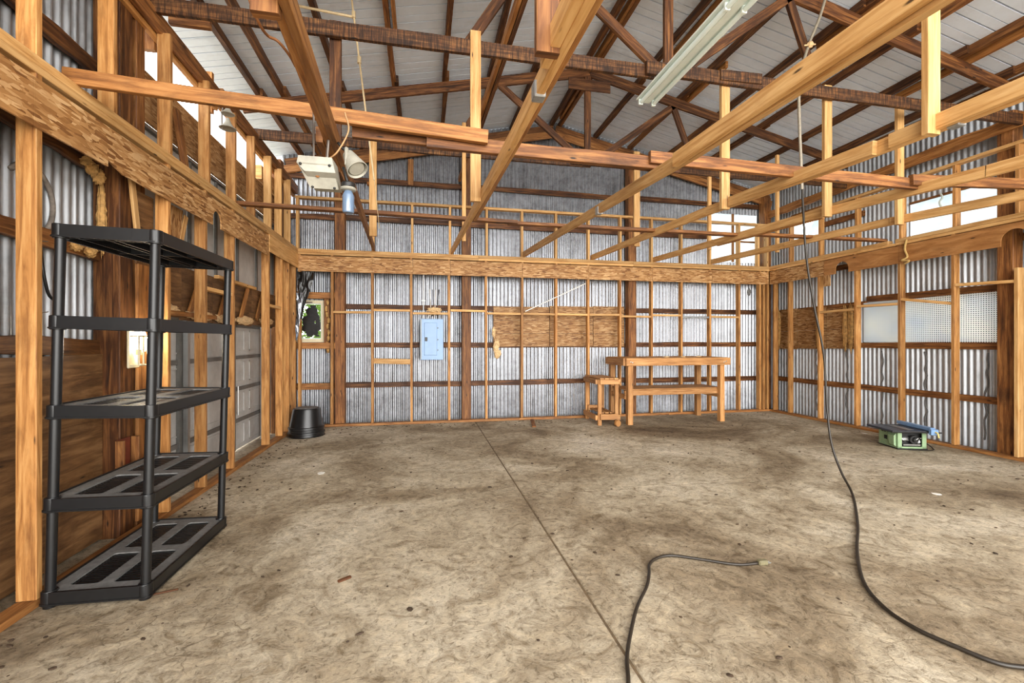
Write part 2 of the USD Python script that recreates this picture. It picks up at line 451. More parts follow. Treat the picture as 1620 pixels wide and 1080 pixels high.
def concrete():
    nodes = {
        'tc': ('texture_coordinate', {}),
        'w': ('noise_texture', {'scale': .6, 'detail': 9, 'roughness': .66, 'distortion': .6}),
        'r0': ('rgb_ramp', {'ramp': [(.32, lin((96, 80, 61))), (.42, lin((138, 122, 99))), (.51, lin((168, 154, 131))), (.60, lin((190, 178, 157))), (.72, lin((218, 209, 194)))]}),
        'n1': ('noise_texture', {'scale': 6.5, 'detail': 8, 'roughness': .74, 'distortion': 1.6}),
        'r1': ('rgb_ramp', {'ramp': [(.34, (.50, .44, .36)), (.5, (1, 1, 1)), (.66, (1.3, 1.28, 1.24))]}),
        'x1': ('mix', {'mix_type': 'multiply', 'fac': .95}),
        'n2': ('noise_texture', {'scale': 34, 'detail': 7, 'roughness': .78, 'distortion': 1.0}),
        'r2': ('rgb_ramp', {'ramp': [(.34, (.34, .29, .22)), (.46, (1, 1, 1)), (.66, (1.3, 1.28, 1.24))]}),
        'x2': ('mix', {'mix_type': 'multiply', 'fac': .9}),
        'vo': ('voronoi_texture', {'scale': 3.4, 'feature': 'distance_to_edge', 'randomness': 1}),
        'vd': ('noise_texture', {'scale': 4, 'detail': 5}), 'va': ('mix', {'mix_type': 'linear_light', 'fac': .12}),
        'r3': ('rgb_ramp', {'ramp': [(.0, (.35, .30, .25)), (.012, (1, 1, 1))]}),
        'nm': ('noise_texture', {'scale': 1.1, 'detail': 3}), 'rm': ('rgb_ramp', {'ramp': [(.52, (0, 0, 0)), (.62, (.75, .75, .75))]}),
        'x3': ('mix', {'mix_type': 'multiply'}),
        'ad': ('math', {'math_type': 'add'}),
        'bp': ('bump', {'strength': .8, 'distance': .008}),
        'p': ('principled_bsdf', {'roughness': .72, 'specular_ior_level': .3}),
    }
    links = [('tc.object', 'w.vector'), ('w.fac', 'r0.fac'), ('tc.object', 'n1.vector'), ('n1.fac', 'r1.fac'), ('r0.color', 'x1.color1'), ('r1.color', 'x1.color2'),
             ('tc.object', 'n2.vector'), ('n2.fac', 'r2.fac'), ('x1.color', 'x2.color1'), ('r2.color', 'x2.color2'),
             ('tc.object', 'vd.vector'), ('tc.object', 'va.color1'), ('vd.color', 'va.color2'), ('va.color', 'vo.vector'), ('vo.distance', 'r3.fac'), ('tc.object', 'nm.vector'), ('nm.fac', 'rm.fac'), ('rm.color', 'x3.fac'),
             ('x2.color', 'x3.color1'), ('r3.color', 'x3.color2'), ('x3.color', 'p.base_color'),
             ('n1.fac', 'ad.value1'), ('n2.fac', 'ad.value2'), ('ad.value', 'bp.height'), ('bp.normal', 'p.normal')]
    return usdkit.material(stage, f'{LOOKS}/concrete', nodes, links, surface='p.BSDF')


M_CONC = concrete()
W_HEAD = wood('header_ply', (124, 78, 38), (158, 108, 60), (184, 134, 82), grain=7, stain=.45, stain_col=(96, 56, 26))
M_GRAVEL = plain('gravel', (190, 182, 166), .9, noise=.35, scale=6)

# ------------------------------------------------------------------ the building
XL, XR, YB = -1.905, 6.53, 7.30          # room faces of the stud walls
MXL, MXR, MYB = -2.21, 6.84, 7.61        # metal skin
YF = -1.6                                # the open front
RX, RZ, SL = 2.3, 5.07, 0.217            # ridge, underside of the rafters, slope


def rafter_z(x):
    return RZ - SL * abs(x - RX)


# ground outside
g = single('ground', abox(-30, 40, -30, 40, -.22, -.12, ch=.01), M_GRAVEL, 'pale gravel ground outside the barn', 'ground', kind='structure')

# floor: concrete slabs with recessed joints
floor = Thing('floor', 'worn tan concrete slab floor with saw joints', 'floor', kind='structure')
JX, JY = 0.85, 3.73


def slab(x0, x1, y0, y1):
    c, e = .006, .0015
    v = np.array([(x0, y0, -.12), (x1, y0, -.12), (x1, y1, -.12), (x0, y1, -.12), (x0, y0, -c), (x1, y0, -c), (x1, y1, -c), (x0, y1, -c),
                  (x0 + c, y0 + e, 0), (x1 - c, y0 + e, 0), (x1 - c, y1 - e, 0), (x0 + c, y1 - e, 0)])
    q = [(0, 3, 2, 1), (0, 1, 5, 4), (1, 2, 6, 5), (2, 3, 7, 6), (3, 0, 4, 7), (4, 5, 9, 8), (5, 6, 10, 9), (6, 7, 11, 10), (7, 4, 8, 11), (8, 9, 10, 11)]
    return trimesh.Trimesh(v, [t for a, b, c_, d in q for t in ((a, b, c_), (a, c_, d))], process=False)


for xa, xb in ((-2.3, JX - .005), (JX + .005, 6.95)):
    for ya, yb in ((YF, JY - .002), (JY + .002, 7.7)):
        floor.add('concrete_slab', slab(xa, xb, ya, yb), M_CONC)

M_DIRT = plain('joint_dirt', (112, 92, 66), .9, noise=.5, scale=30)
floor.add('joint_filler', tri_box(JX - .007, JX + .007, YF, 7.7, -.1, -.0045), M_DIRT)
for xa, xb in ((-2.3, JX - .0071), (JX + .0071, 6.95)):
    floor.add('joint_filler', tri_box(xa, xb, JY - .0035, JY + .0035, -.1, -.0012), M_DIRT)


# corrugated sheets
def corr(axis, a0, a1, c, z0f, z1f, openings=(), pitch=.068, amp=.0115, seg=8):
    """Corrugated sheet in the plane x or y = c, from a0 to a1 along the other axis."""
    n = max(2, int(round((a1 - a0) / pitch * seg)))
    s = np.linspace(a0, a1, n + 1)
    off = amp * np.sin(2 * math.pi * s / pitch)
    V, F = [], []

    def pt(i, z):
        return (s[i], c + off[i], z) if axis == 'y' else (c + off[i], s[i], z)
    for i in range(n):
        m = (s[i] + s[i + 1]) / 2
        ivs = [(None, None)]
        ops = sorted([(o[2], o[3]) for o in openings if o[0] < m < o[1]])
        lo = 0; spans = []
        zb = [z0f(s[i]), z0f(s[i + 1])]
        for oz0, oz1 in ops:
            spans.append((zb, [oz0, oz0])); zb = [oz1, oz1]
        spans.append((zb, [z1f(s[i]), z1f(s[i + 1])]))
        for b, t in spans:
            k = len(V)
            V += [pt(i, b[0]), pt(i + 1, b[1]), pt(i + 1, t[1]), pt(i, t[0])]
            F += [(k, k + 1, k + 2), (k, k + 2, k + 3)]
    m = trimesh.Trimesh(np.array(V), np.array(F), process=False)
    m.merge_vertices()
    return m


def sheets(t, axis, a0, a1, c, z0f, z1f, mat, openings=(), cover=.612):
    a = a0; k = 0
    while a < a1 - .05:
        b = min(a + cover + .04, a1)
        t.add('metal_sheet', corr(axis, a, b, c + (.0025 if k % 2 else -.0025), z0f, z1f, openings), mat, smooth=True)
        a += cover; k += 1


roof_z = lambda x: rafter_z(x) + .14 + .088
WIN = (-2.0, -1.55, 1.33, 2.0)             # broken window in the back wall
CW1 = (5.44, 6.5, 2.9, 3.84)               # fibreglass corner light, back wall
CW2 = (6.42, 7.1, 3.18, 3.72)              # corner light, right wall
CW5 = (3.96, 5.65, 1.35, 1.93)              # opening behind the pegboard
CW3 = (3.9, 5.02, 2.80, 3.30)               # fibreglass strip, right wall

wb = Thing('wall_back', 'back gable wall of open studs over corrugated metal', 'wall', kind='structure')
sheets(wb, 'y', MXL, MXR, MYB, lambda a: -.1, roof_z, M_CORR, [WIN, CW1])
wr = Thing('wall_right', 'right wall of open studs over corrugated metal with white pegboard', 'wall', kind='structure')
sheets(wr, 'x', YF, MYB, MXR, lambda a: -.1, lambda a: roof_z(MXR), M_CORR_R, [CW2, CW3, CW5])
wl = Thing('wall_left', 'left wall of open studs with long strand board header', 'wall', kind='structure')
sheets(wl, 'x', YF, 3.72, MXL, lambda a: -.1, lambda a: roof_z(MXL), M_CORR_L)
sheets(wl, 'x', 7.0, MYB, MXL, lambda a: -.1, lambda a: 3.42, M_CORR_L)

T = .038   # board thickness
# ---- back wall framing
BST = [-1.41, -.80, -.19, .42, 1.035, 1.645, 2.25, 2.85, 3.455, 4.065, 4.665, 5.26, 5.88]
ceil_b = 2.69
for x in BST:
    wb.add('stud', beam((x + rnd.uniform(-.004, .004), YB + .045, .042), (x + rnd.uniform(-.01, .01), YB + .045, ceil_b - .001), T, .089, up=(0, 1, 0)), W_STUD)
for x in (-1.885, 6.33, 6.415, 6.5):
    wb.add('stud', beam((x, YB + .045, .042), (x, YB + .045, ceil_b), T, .089, up=(0, 1, 0)), W_STUD)
for x0, x1 in ((-1.905, 1.6), (1.603, 4.4), (4.403, 6.53)):
    wb.add('sole_plate', abox(x0, x1, YB, YB + .089, 0, T), W_MID)
for x0, x1 in ((-1.905, .9), (.903, 3.7), (3.703, 6.53)):
    wb.add('top_plate', abox(x0, x1, YB, YB + .089, ceil_b, ceil_b + T), W_PINE)
    wb.add('top_plate', abox(x0 + .0, x1, YB - .004, YB + .087, ceil_b + T + .001, 2.78), W_PINE)
seams = [-1.905, -.80, -.17, .43, 1.65, 2.85, 4.07, 5.28, 6.5]
for x0, x1 in zip(seams[:-1], seams[1:]):
    wb.add('header_panel', abox(x0 + .002, x1 - .002, YB - .014, YB - .002, 2.43, 2.672, ch=.001), OSB)
bz = [1.805, 1.843, 1.80, 1.85, 1.811, 1.812, 1.809, 1.816, 1.789, 1.819, 1.791, 1.80]
for i, z in enumerate(bz):
    x0, x1 = BST[i] + T / 2, BST[i + 1] - T / 2
    wb.add('blocking', beam((x0, YB + .03, z + rnd.uniform(-.006, .006)), (x1, YB + .03, z), .05, .036), W_PINE if i != 10 else M_GALV)
wb.add('blocking', beam((-.78, YB + .02, 1.03), (-.21, YB + .02, 1.01), .03, .085), W_PINE)
# posts and girts
for x in (-1.31, .71, 3.73, 6.58):
    wb.add('post', abox(x - .075, x + .075, 7.395, 7.545, -.1, min(rafter_z(x), 4.6), ch=.006), W_OLD)
xs = [-2.15, -1.31, .71, 3.73, 6.75]
for z in (.62, 1.285, 1.91, 2.56, 3.36, 4.0):
    for x0, x1 in zip(xs[:-1], xs[1:]):
        if x0 < -2 and z in (1.285, 1.91):
            continue
        if z == 3.36 and x0 > 3.5:
            x1 = 5.4
        wb.add('girt', beam((x0 + .02, 7.575, z + rnd.uniform(-.012, .012)), (x1 - .02, 7.575, z + rnd.uniform(-.012, .012)), T, .085, n=6, wob=.004), W_DARK)
wb.add('girt', abox(-2.1, -1.38, 7.40, 7.44, 1.225, 1.325), W_MID)
wb.add('girt', abox(-2.1, -1.38, 7.40, 7.44, 2.02, 2.12), W_MID)
wb.add('girt', abox(-1.95, -1.40, 7.40, 7.44, .58, .68), W_MID)
# upper knee wall
for x0, x1 in ((-1.95, .88), (.883, 3.6), (3.603, 6.52)):
    wb.add('upper_plate', abox(x0, x1, YB + .02, YB + .109, 3.565, 3.605), W_PINE)
for x in [-1.93] + BST[1:] + [6.3, 6.5]:
    wb.add('upper_stud', beam((x + .01, YB + .06, 2.781), (x + .01, YB + .06, 3.564), T, .085, up=(0, 1, 0)), W_PINE)
for x, z1 in ((-.21, 4.38), (-.86, 3.9)):
    wb.add('cripple', abox(x - .045, x + .045, 7.50, 7.54, 3.95, z1), W_MID)
# strand board behind the studs
for x0, x1, z0, z1 in ((1.19, 2.2, 1.25, 1.955), (2.205, 3.02, 1.255, 1.975), (3.025, 3.63, 1.25, 1.985)):
    zm = [z0, z0 + .23, z0 + .46, z1]
    for a, b in zip(zm[:-1], zm[1:]):
        wb.add('infill_board', abox(x0, x1 - .003, 7.52 + rnd.uniform(0, .01), 7.535 + .01, a, b - .003, ch=.001), OSB_D)
# gable rake boards
for sx in (-1, 1):
    xe = RX + sx * 4.45
    wb.add('rake_board', beam((RX + sx * .02, 7.56, rafter_z(RX) + .07), (xe, 7.56, rafter_z(xe) + .07), T, .14), W_OLD)
    wb.add('rake_board', beam((RX + sx * .02, 7.50, rafter_z(RX) - .05), (xe, 7.50, rafter_z(xe) - .05), T, .12), W_MID)

# ---- right wall framing
RST = [4.315, 4.95, 5.59, 6.23, 6.85]
for y in RST + [7.2]:
    wr.add('stud', beam((XR + .045, y, .042), (XR + .045, y + rnd.uniform(-.008, .008), ceil_b), .089, T, up=(0, 1, 0)), W_STUD)
wr.add('stud', beam((XR + .045, 3.715, .042), (XR + .045, 3.715, 2.17), .089, T, up=(0, 1, 0)), W_PINE)
for y in (-1, -.4, .21, .82, 1.43, 2.04, 2.65, 3.1):
    wr.add('stud', beam((XR + .045, y, .042), (XR + .045, y, ceil_b), .089, T, up=(0, 1, 0)), W_STUD)
for y0, y1 in ((YF, 2.4), (2.403, 5.0), (5.003, YB - .001)):
    wr.add('sole_plate', abox(XR, XR + .089, y0, y1, 0, T), W_MID)
    wr.add('top_plate', abox(XR, XR + .089, y0, y1, ceil_b, ceil_b + T), W_PINE)
    wr.add('top_plate', abox(XR - .004, XR + .087, y0 + .1, y1 - .0, ceil_b + T + .001, 2.78), W_PINE)


def header_side(t, x, y0, y1, z0, z1, cuts, mat, sg):
    """Header panel standing in the plane x, with cut-outs."""
    p = sbox(y0 + .002, z0, y1 - .002, z1)
    if cuts:
        p = p.difference(unary_union(cuts))
    for q in getattr(p, 'geoms', [p]):
        t.add('header_panel', slab_poly(q, .012, (x, 0, 0), (0, 1, 0), (0, 0, 1)), mat)


arch = lambda y, z, r, h: unary_union([Point(y, z).buffer(r, 16), sbox(y - r, z - h, y + r, z)])
header_side(wr, XR - .014, YF, 3.62, 2.43, 2.675, [], W_HEAD, 1)
header_side(wr, XR - .014, 3.62, 4.95, 2.43, 2.675, [arch(3.72, 2.49, .12, .2)], W_HEAD, 1)
header_side(wr, XR - .014, 4.95, 6.12, 2.43, 2.675, [arch(5.80, 2.50, .11, .2)], W_HEAD, 1)
header_side(wr, XR - .014, 6.12, 7.28, 2.43, 2.675, [], OSB, 1)
wr.add('hanging_tab', abox(XR - .014, XR - .002, 6.0, 6.13, 2.25, 2.43), OSB)
for y in (3.87, 6.2 - 2.2 * 1.02, 6.1):
    pass
for y in (3.87,):
    wr.add('post', abox(6.632, 6.782, y - .075, y + .075, -.1, 4.0, ch=.006), W_OLD)
for y in (1.6, -.6):
    wr.add('post', abox(6.632, 6.782, y - .075, y + .075, -.1, 4.0, ch=.006), W_OLD)
ys = [YF, 1.6, 3.86, 7.5]
for z in (.62, 1.285, 1.98, 2.56, 3.36):
    for y0, y1 in zip(ys[:-1], ys[1:]):
        if z == 1.98 and y0 > 3.5:
            wr.add('girt', beam((6.80, 3.95, 1.985), (6.80, 5.62, 2.0), T, .085, n=5, wob=.003), W_OLD)
            wr.add('girt', beam((6.80, 5.64, 1.93), (6.80, 7.5, 1.9), T, .085, n=5, wob=.003), W_OLD)
            continue
        if z == 3.36 and y0 > 3.5:
            y0, y1 = 5.65, 6.4
        wr.add('girt', beam((6.80, y0 + .02, z), (6.80, y1 - .02, z + rnd.uniform(-.012, .012)), T, .085, n=6, wob=.004), W_OLD)
rb = [(3.735, 4.295, 2.02, 2.05), (4.335, 4.93, 1.82, 1.93), (4.97, 5.57, 1.87, 1.88), (5.61, 6.21, 1.84, 1.83)]
for y0, y1, za, zb_ in rb:
    wr.add('blocking', beam((XR + .03, y0, za), (XR + .03, y1, zb_), .05, .036), W_PINE)
# pegboard sheets, strand board and foam between the posts
for y0, y1 in ((3.95, 4.62), (4.625, 5.24), (5.245, 5.66)):
    wr.add('pegboard_sheet', slab_poly(sbox(y0, 1.33, y1 + .0045, 1.945), .006, (6.775, 0, 0), (0, 1, 0), (0, 0, 1)), M_PEG, label='white pegboard sheet')
for y0, y1, z0, z1 in ((5.70, 6.30, 1.22, 1.90), (6.305, 6.9, 1.21, 1.93), (6.905, 7.3, 1.20, 1.95)):
    for a, b in ((z0, z0 + .33), (z0 + .333, z1)):
        wr.add('infill_board', slab_poly(sbox(y0, a, y1 - .003, b), .012, (6.765, 0, 0), (0, 1, 0), (0, 0, 1)), OSB_D)
for i, y in enumerate((5.86, 5.95, 6.45, 7.32)):
    wr.add('foam_bead', blob((6.755, y, 1.57), (.025, .045, .36), i, .45, 4), M_FOAM, smooth=True)
# upper frame
for y0, y1 in ((YF, 2.6), (2.603, 5.1), (5.103, YB + .02)):
    wr.add('upper_plate', abox(XR + .02, XR + .109, y0, y1, 3.56, 3.60), W_PINE)
for y in [.2, 1.4, 2.6, 3.715] + RST:
    wr.add('upper_stud', beam((XR + .06, y, 2.781), (XR + .06, y, 3.559), .085, T, up=(0, 1, 0)), W_STUD)
for y0, y1 in ((YF, 3.0), (3.003, 7.45)):
    wr.add('eave_beam', beam((6.60, y0, 3.84), (6.60, y1, 3.80), T, .14, n=18, wob=.007), W_MID)
for i in range(5):   # ragged seams of old caulk down the right-hand sheets
    y = (4.28 - .12, 4.82, 5.42, 5.98, 6.55)[i]
    pts = [(6.826, y + rnd.uniform(-.02, .02), z) for z in np.linspace(.12, 1.2, 14)]
    wr.add('caulk_seam', tube(pts, .009, 5, 3), M_DUST, smooth=True)

# ---- left wall framing
for y in (2.65, 3.81, 4.39, 4.98, 6.03, 6.56, 6.86, 7.2):
    wl.add('stud', beam((XL - .045, y, .042), (XL - .045, y, ceil_b), .089, T, up=(0, 1, 0)), W_STUD)
for y in (-1.4, -.8, -.2, .4, 1.0, 1.6, 2.1):
    wl.add('stud', beam((XL - .045, y, .042), (XL - .045, y, ceil_b), .089, T, up=(0, 1, 0)), W_STUD)
for y in (2.65, 3.21, 3.835, 4.455, 5.02, 5.55, 6.10, 6.52, 6.925):
    wl.add('upper_stud', beam((XL - .045, y, 2.781), (XL - .045, y, 3.70), .089, T, up=(0, 1, 0)), W_STUD if y < 5.6 else W_PINE)
for y0, y1 in ((YF, 1.4), (1.403, 4.1), (4.103, YB)):
    wl.add('sole_plate', abox(XL - .089, XL, y0, y1, 0, T), W_MID)
    wl.add('top_plate', abox(XL - .087, XL + .004, y0, y1, ceil_b, ceil_b + T), W_PINE)
    wl.add('top_plate', abox(XL - .087, XL + .004, y0, y1, ceil_b + T + .001, 2.78), W_PINE)
hb = [(YF, .2, []), (.2, 2.6, []), (2.6, 3.56, [Polygon([(3.12, 2.3), (3.12, 2.45), (3.3, 2.4), (3.4, 2.3)])]), (3.56, 4.75, [arch(4.57, 2.47, .085, .2)]), (4.75, 5.96, []), (6.0, 7.28, [])]
for y0, y1, cuts in hb:
    header_side(wl, XL + .002, y0, y1, 2.41 if y0 < 5.9 else 2.47, 2.655 if y0 < 5.9 else 2.69, cuts, OSB if y0 < 5.9 else W_PINE, -1)
# old posts, girts and boards on the outer frame (near part)
wl.add('post', abox(-2.19, -2.03, 3.46, 3.60, -.1, 4.0, ch=.006), W_DARK)
wl.add('post', abox(-2.17, -2.03, 3.64, 3.74, -.1, 4.0, ch=.006), W_OLD)
wl.add('post', abox(-2.18, -2.04, 2.48, 2.60, -.1, 4.0, ch=.006), W_DARK)
wl.add('post', abox(-2.18, -2.04, 6.95, 7.08, -.1, 4.0, ch=.006), W_OLD)
wl.add('post', abox(-2.18, -2.04, .3, .42, -.1, 4.0, ch=.006), W_OLD)
for z in (.62, 1.31, 1.94, 2.53, 3.18):
    for y0, y1 in ((YF, 2.5), (2.58, 3.47)):
        wl.add('girt', beam((-2.165, y0, z + .02), (-2.165, y1, z - .01), T, .10, n=5, wob=.005), W_DARK if z > 2 else W_OLD)
wl.add('plywood_sheet', slab_poly(sbox(2.62, .015, 3.455, 1.255), .012, (-2.14, 0, 0), (0, 1, 0), (0, 0, 1)), W_PLY)
wl.add('plywood_sheet', slab_poly(sbox(3.60, 1.9, 3.80, 2.42), .012, (-2.02, 0, 0), (0, 1, 0), (0, 0, 1)), W_PLY)
wl.add('backing_board', abox(-2.03, -2.01, 3.62, 3.79, .05, 2.0), W_MID)
wl.add('cleat', beam((-1.96, 3.46, 2.45), (-1.96, 3.55, 1.95), .02, .05, up=(0, 1, 0)), W_PINE)
wl.add('block_frame', join(abox(-2.0, -1.95, 3.36, 3.38, .42, .68), abox(-2.0, -1.95, 3.52, 3.54, .42, .68), abox(-2.0, -1.95, 3.38, 3.52, .42, .44)), W_OLD)
wl.add('block_frame', abox(-2.01, -2.0, 3.38, 3.52, .44, .68), plain('red_block', (120, 52, 28), .7, noise=.4))
for i, (y, z, r) in enumerate(((3.33, 2.46, .045), (3.39, 2.43, .05), (3.28, 2.49, .03), (3.2, 1.93, .03), (3.32, 1.92, .035))):
    wl.add('foam_bead', blob((-2.11, y, z), (.03, r * .8, r), 20 + i, .6, 3.5), M_FOAM, smooth=True)
wl.add('foam_bead', blob((-2.12, 3.43, 2.17), (.025, .022, .22), 31, .7, 6), M_FOAM, smooth=True)
ring = [(-2.19, 2.98 + .16 * math.cos(a), 2.14 + .20 * math.sin(a)) for a in np.linspace(2.4, -2.0, 12)]
wl.add('caulk_ring', tube(ring, .014, 6, 4), plain('old_caulk', (150, 138, 126), .8, noise=.5, scale=20, bump=.5), smooth=True)
wl.add('strap', tube([(-2.14, 2.98, 1.90), (-2.13, 2.985, 1.75), (-2.13, 3.02, 1.62), (-2.12, 3.05, 1.58)], .008, 6, 5), M_BLACK, smooth=True)
for y, z in ((2.9, 1.88), (2.9, 1.50)):
    wl.add('spike', tube([(-1.96, y - .20, z - .02), (-1.99, y - .08, z + .0)], .003, 5, 1), M_NAIL)
# upper part of the left wall beyond the posts: strand board band, pale panels, the open strip under the eave, eave beams
for y0, y1 in ((3.74, 4.62), (4.623, 5.4), (5.403, 6.2), (6.203, 7.05)):
    wl.add('upper_band', slab_poly(sbox(y0, 3.04, y1 - .003, 3.43), .012, (-2.115, 0, 0), (0, 1, 0), (0, 0, 1)), OSB_D)
for y0, y1 in ((3.74, 4.25), (4.28, 4.62), (4.65, 5.15), (5.18, 5.7), (5.73, 6.3), (6.33, 6.95)):
    wl.add('backing_panel', rbox(-2.185, -2.165, y0, y1, 2.0, 3.04, .004), M_DOOR if rnd.random() < .7 else M_DOORB, label='pale grey panel')
    wl.add('panel_stile', tri_box(-2.165, -2.14, y1 - .002, y1 + .028, 1.98, 3.04), M_DOORB)
wl.add('panel_rail', tri_box(-2.165, -2.13, 3.74, 6.98, 3.02, 3.05), M_DOORB)
for y0, y1 in ((YF, 2.2), (2.203, 4.85), (4.853, 7.5)):
    wl.add('eave_beam', beam((-2.02, y0, 3.76), (-2.02, y1, 3.70), T, .14, n=5, wob=.002), W_STUD)
    wl.add('eave_beam', beam((-1.975, y0, 3.79), (-1.975, y1, 3.74), T, .14, n=5, wob=.002), W_OLD)
    wl.add('eave_beam', beam((-2.08, y0, 3.84), (-2.08, y1, 3.78), .07, .05, n=5, wob=.002), W_MID)
for y in (2.6, 3.9, 4.85, 7.0):
    wl.add('eave_block', abox(-2.16, -2.045, y - .02, y + .02, 3.6, 4.0), W_MID)
wl.add('eave_block', abox(-2.02, -1.72, 4.02, 4.06, 3.91, 3.99), W_OLD)
wl.add('brace', beam((-2.06, 4.22, 3.30), (-2.0, 4.24, 2.80), T, .07, up=(0, 1, 0)), W_OLD)
wl.add('eave_soffit', abox(-2.16, -2.05, 6.2, 7.4, 3.44, 3.62), W_PINE)
# foam and timber packing above the garage door
for y0, y1, zz in ((3.75, 4.38, 1.72), (4.383, 4.97, 1.70), (4.973, 5.5, 1.69), (5.503, 6.0, 1.70), (6.003, 6.95, 1.72)):
    wl.add('packing_board', abox(-2.12, -2.10, y0, y1, zz - .17, 2.0), W_PLY)
    wl.add('packing_board', beam((-2.08, y0 + .1, zz - .1), (-2.08, y0 + .32, 1.98), .02, .07, up=(0, 1, 0)), W_MID)
    wl.add('foam_bead', blob((-2.085, (y0 + y1) / 2, zz - .11), (.03, .24, .05), int(y0 * 10), .5, 5), M_FOAM_P, smooth=True)
wl.add('packing_rail', abox(-2.10, -2.05, 5.0, 6.02, 1.985, 2.02), W_PINE)
wl.add('packing_rail', abox(-2.10, -2.05, 3.83, 4.95, 1.56, 1.60), W_MID)
for y0, y1, z in ((4.41, 4.96, 1.82), (6.05, 6.54, 1.80)):
    wl.add('blocking', beam((XL - .04, y0, z), (XL - .04, y1, z), .06, .036), W_PINE)
for i, (y, z, a) in enumerate(((4.13, 2.33, 0), (4.22, 2.30, .3))):
    wl.add('scrap_board', beam((-2.03, y, z - .14), (-2.03 + .02, y + .05 * i, z + .12), .012, .16 - .1 * i, up=(0, 1, 0)), OSB if i == 0 else W_PINE)
for k in range(26):
    wl.add('foam_drip', blob((-2.03, 6.33 + rnd.uniform(-.02, .02), .12 + k * .072), (.018, .02, .022), 60 + k, .4, 3, sub=1), M_FOAM_P if k % 2 else W_DARK, smooth=True)

# garage door in the left wall
d1 = Thing('door_1', 'grey white sectional garage door behind the left studs', 'door', kind='structure', base=(-2.24, 3.75, 0))
for i in range(4):
    z0 = .02 + i * .385
    for y0, y1 in ((3.76, 6.9),):
        d1.add('door_section', rbox(-2.265, -2.235, y0, y1, z0, z0 + .3845, .003), M_DOOR)
        d1.add('section_rail', tri_box(-2.235, -2.215, y0, y1, z0 + .335, z0 + .378), M_DOORB)
        for k, y in enumerate(np.linspace(3.85, 6.3, 5)):
            a = [tri_box(-2.236, -2.226, y, y + .44, z0 + .05, z0 + .062), tri_box(-2.236, -2.226, y, y + .44, z0 + .29, z0 + .302),
                 tri_box(-2.236, -2.226, y, y + .012, z0 + .05, z0 + .302), tri_box(-2.236, -2.226, y + .428, y + .44, z0 + .05, z0 + .302)]
            d1.add('raised_panel', cat(a), M_DOOR)
for y in (4.6, 5.78, 6.86):
    d1.add('stile', tri_box(-2.232, -2.205, y - .03, y + .03, .03, 1.55), M_DOORB)
d1.add('door_track', tri_box(-2.20, -2.16, 6.6, 6.64, .0, 1.95), M_GALV)
d1.add('door_track', tri_box(-2.20, -2.16, 4.62, 4.66, .0, 1.95), M_GALV)
d1.add('tension_spring', tube([(-2.16, 3.8, 1.56), (-2.16, 6.9, 1.56)], .03, 8, 1), M_DOORB, smooth=True)
d1.add('lock_rod', tube([(-2.20, 5.86, .45), (-2.20, 5.86, .80)], .008, 6, 1), M_STEEL)
for yy in (3.8, 6.7):
    d1.add('hinge', tri_box(-2.215, -2.2, yy, yy + .05, .38, .46), M_STEEL)

# ---- windows
w1 = Thing('window_1', 'small back corner window with broken dark pane', 'window', kind='structure', base=(-1.77, 7.5, 1.33))
x0, x1, z0, z1 = WIN
fr = Polygon([(x0, z0), (x1, z0), (x1, z1), (x0, z1)]).difference(sbox(x0 + .05, z0 + .05, x1 - .06, z1 - .05))
w1.add('window_frame', slab_poly(fr, .06, (0, 7.57, 0), (1, 0, 0), (0, 0, 1)), M_VINYL)
w1.add('sash', slab_poly(sbox(x0 + .05, z0 + .05, x1 - .06, z1 - .05).difference(sbox(x0 + .065, z0 + .065, x1 - .075, z1 - .065)), .03, (0, 7.57, 0), (1, 0, 0), (0, 0, 1)), M_WHITE)
w1.add('pane', tri_box(x0 + .065, x1 - .075, 7.552, 7.556, z0 + .065, z1 - .065), M_GLASS)
pr_ = random.Random(3)
shape = unary_union([Point(-1.765 + .0 + pr_.gauss(0, .05), 1.66 + pr_.gauss(0, .10)).buffer(pr_.uniform(.03, .065), 4) for _ in range(26)] + [Point(-1.77, 1.80).buffer(.07, 5), Point(-1.72, 1.84).buffer(.05, 4), Point(-1.78, 1.50).buffer(.075, 5), Point(-1.71, 1.49).buffer(.05, 4), Point(-1.88, 1.70).buffer(.022, 4), Point(-1.93, 1.69).buffer(.018, 4)]).intersection(sbox(x0 + .067, z0 + .09, x1 - .077, z1 - .08))
for q in sorted(getattr(shape, 'geoms', [shape]), key=lambda s: -s.area)[:3]:
    w1.add('peeling_film', slab_poly(q, .003, (0, 7.545, 0), (1, 0, 0), (0, 0, 1)), M_TARP, label='black torn film stuck on the pane')
w1.add('latch', tri_box(-1.86, -1.74, 7.50, 7.52, 1.955, 1.972), M_NAIL)
w1.add('casing', join(abox(-1.555, -1.47, 7.44, 7.50, 1.30, 2.05), abox(-2.0, -1.48, 7.44, 7.50, 1.26, 1.325), abox(-2.0, -1.48, 7.44, 7.50, 2.02, 2.06)), W_OLD)
for i in range(9):
    w1.add('foam_bead', blob((-1.50 + pr_.uniform(-.02, .02), 7.43, 1.2 + i * .095), (.025, .02, .045), 80 + i, .5, 3, sub=2), M_FOAM, smooth=True)

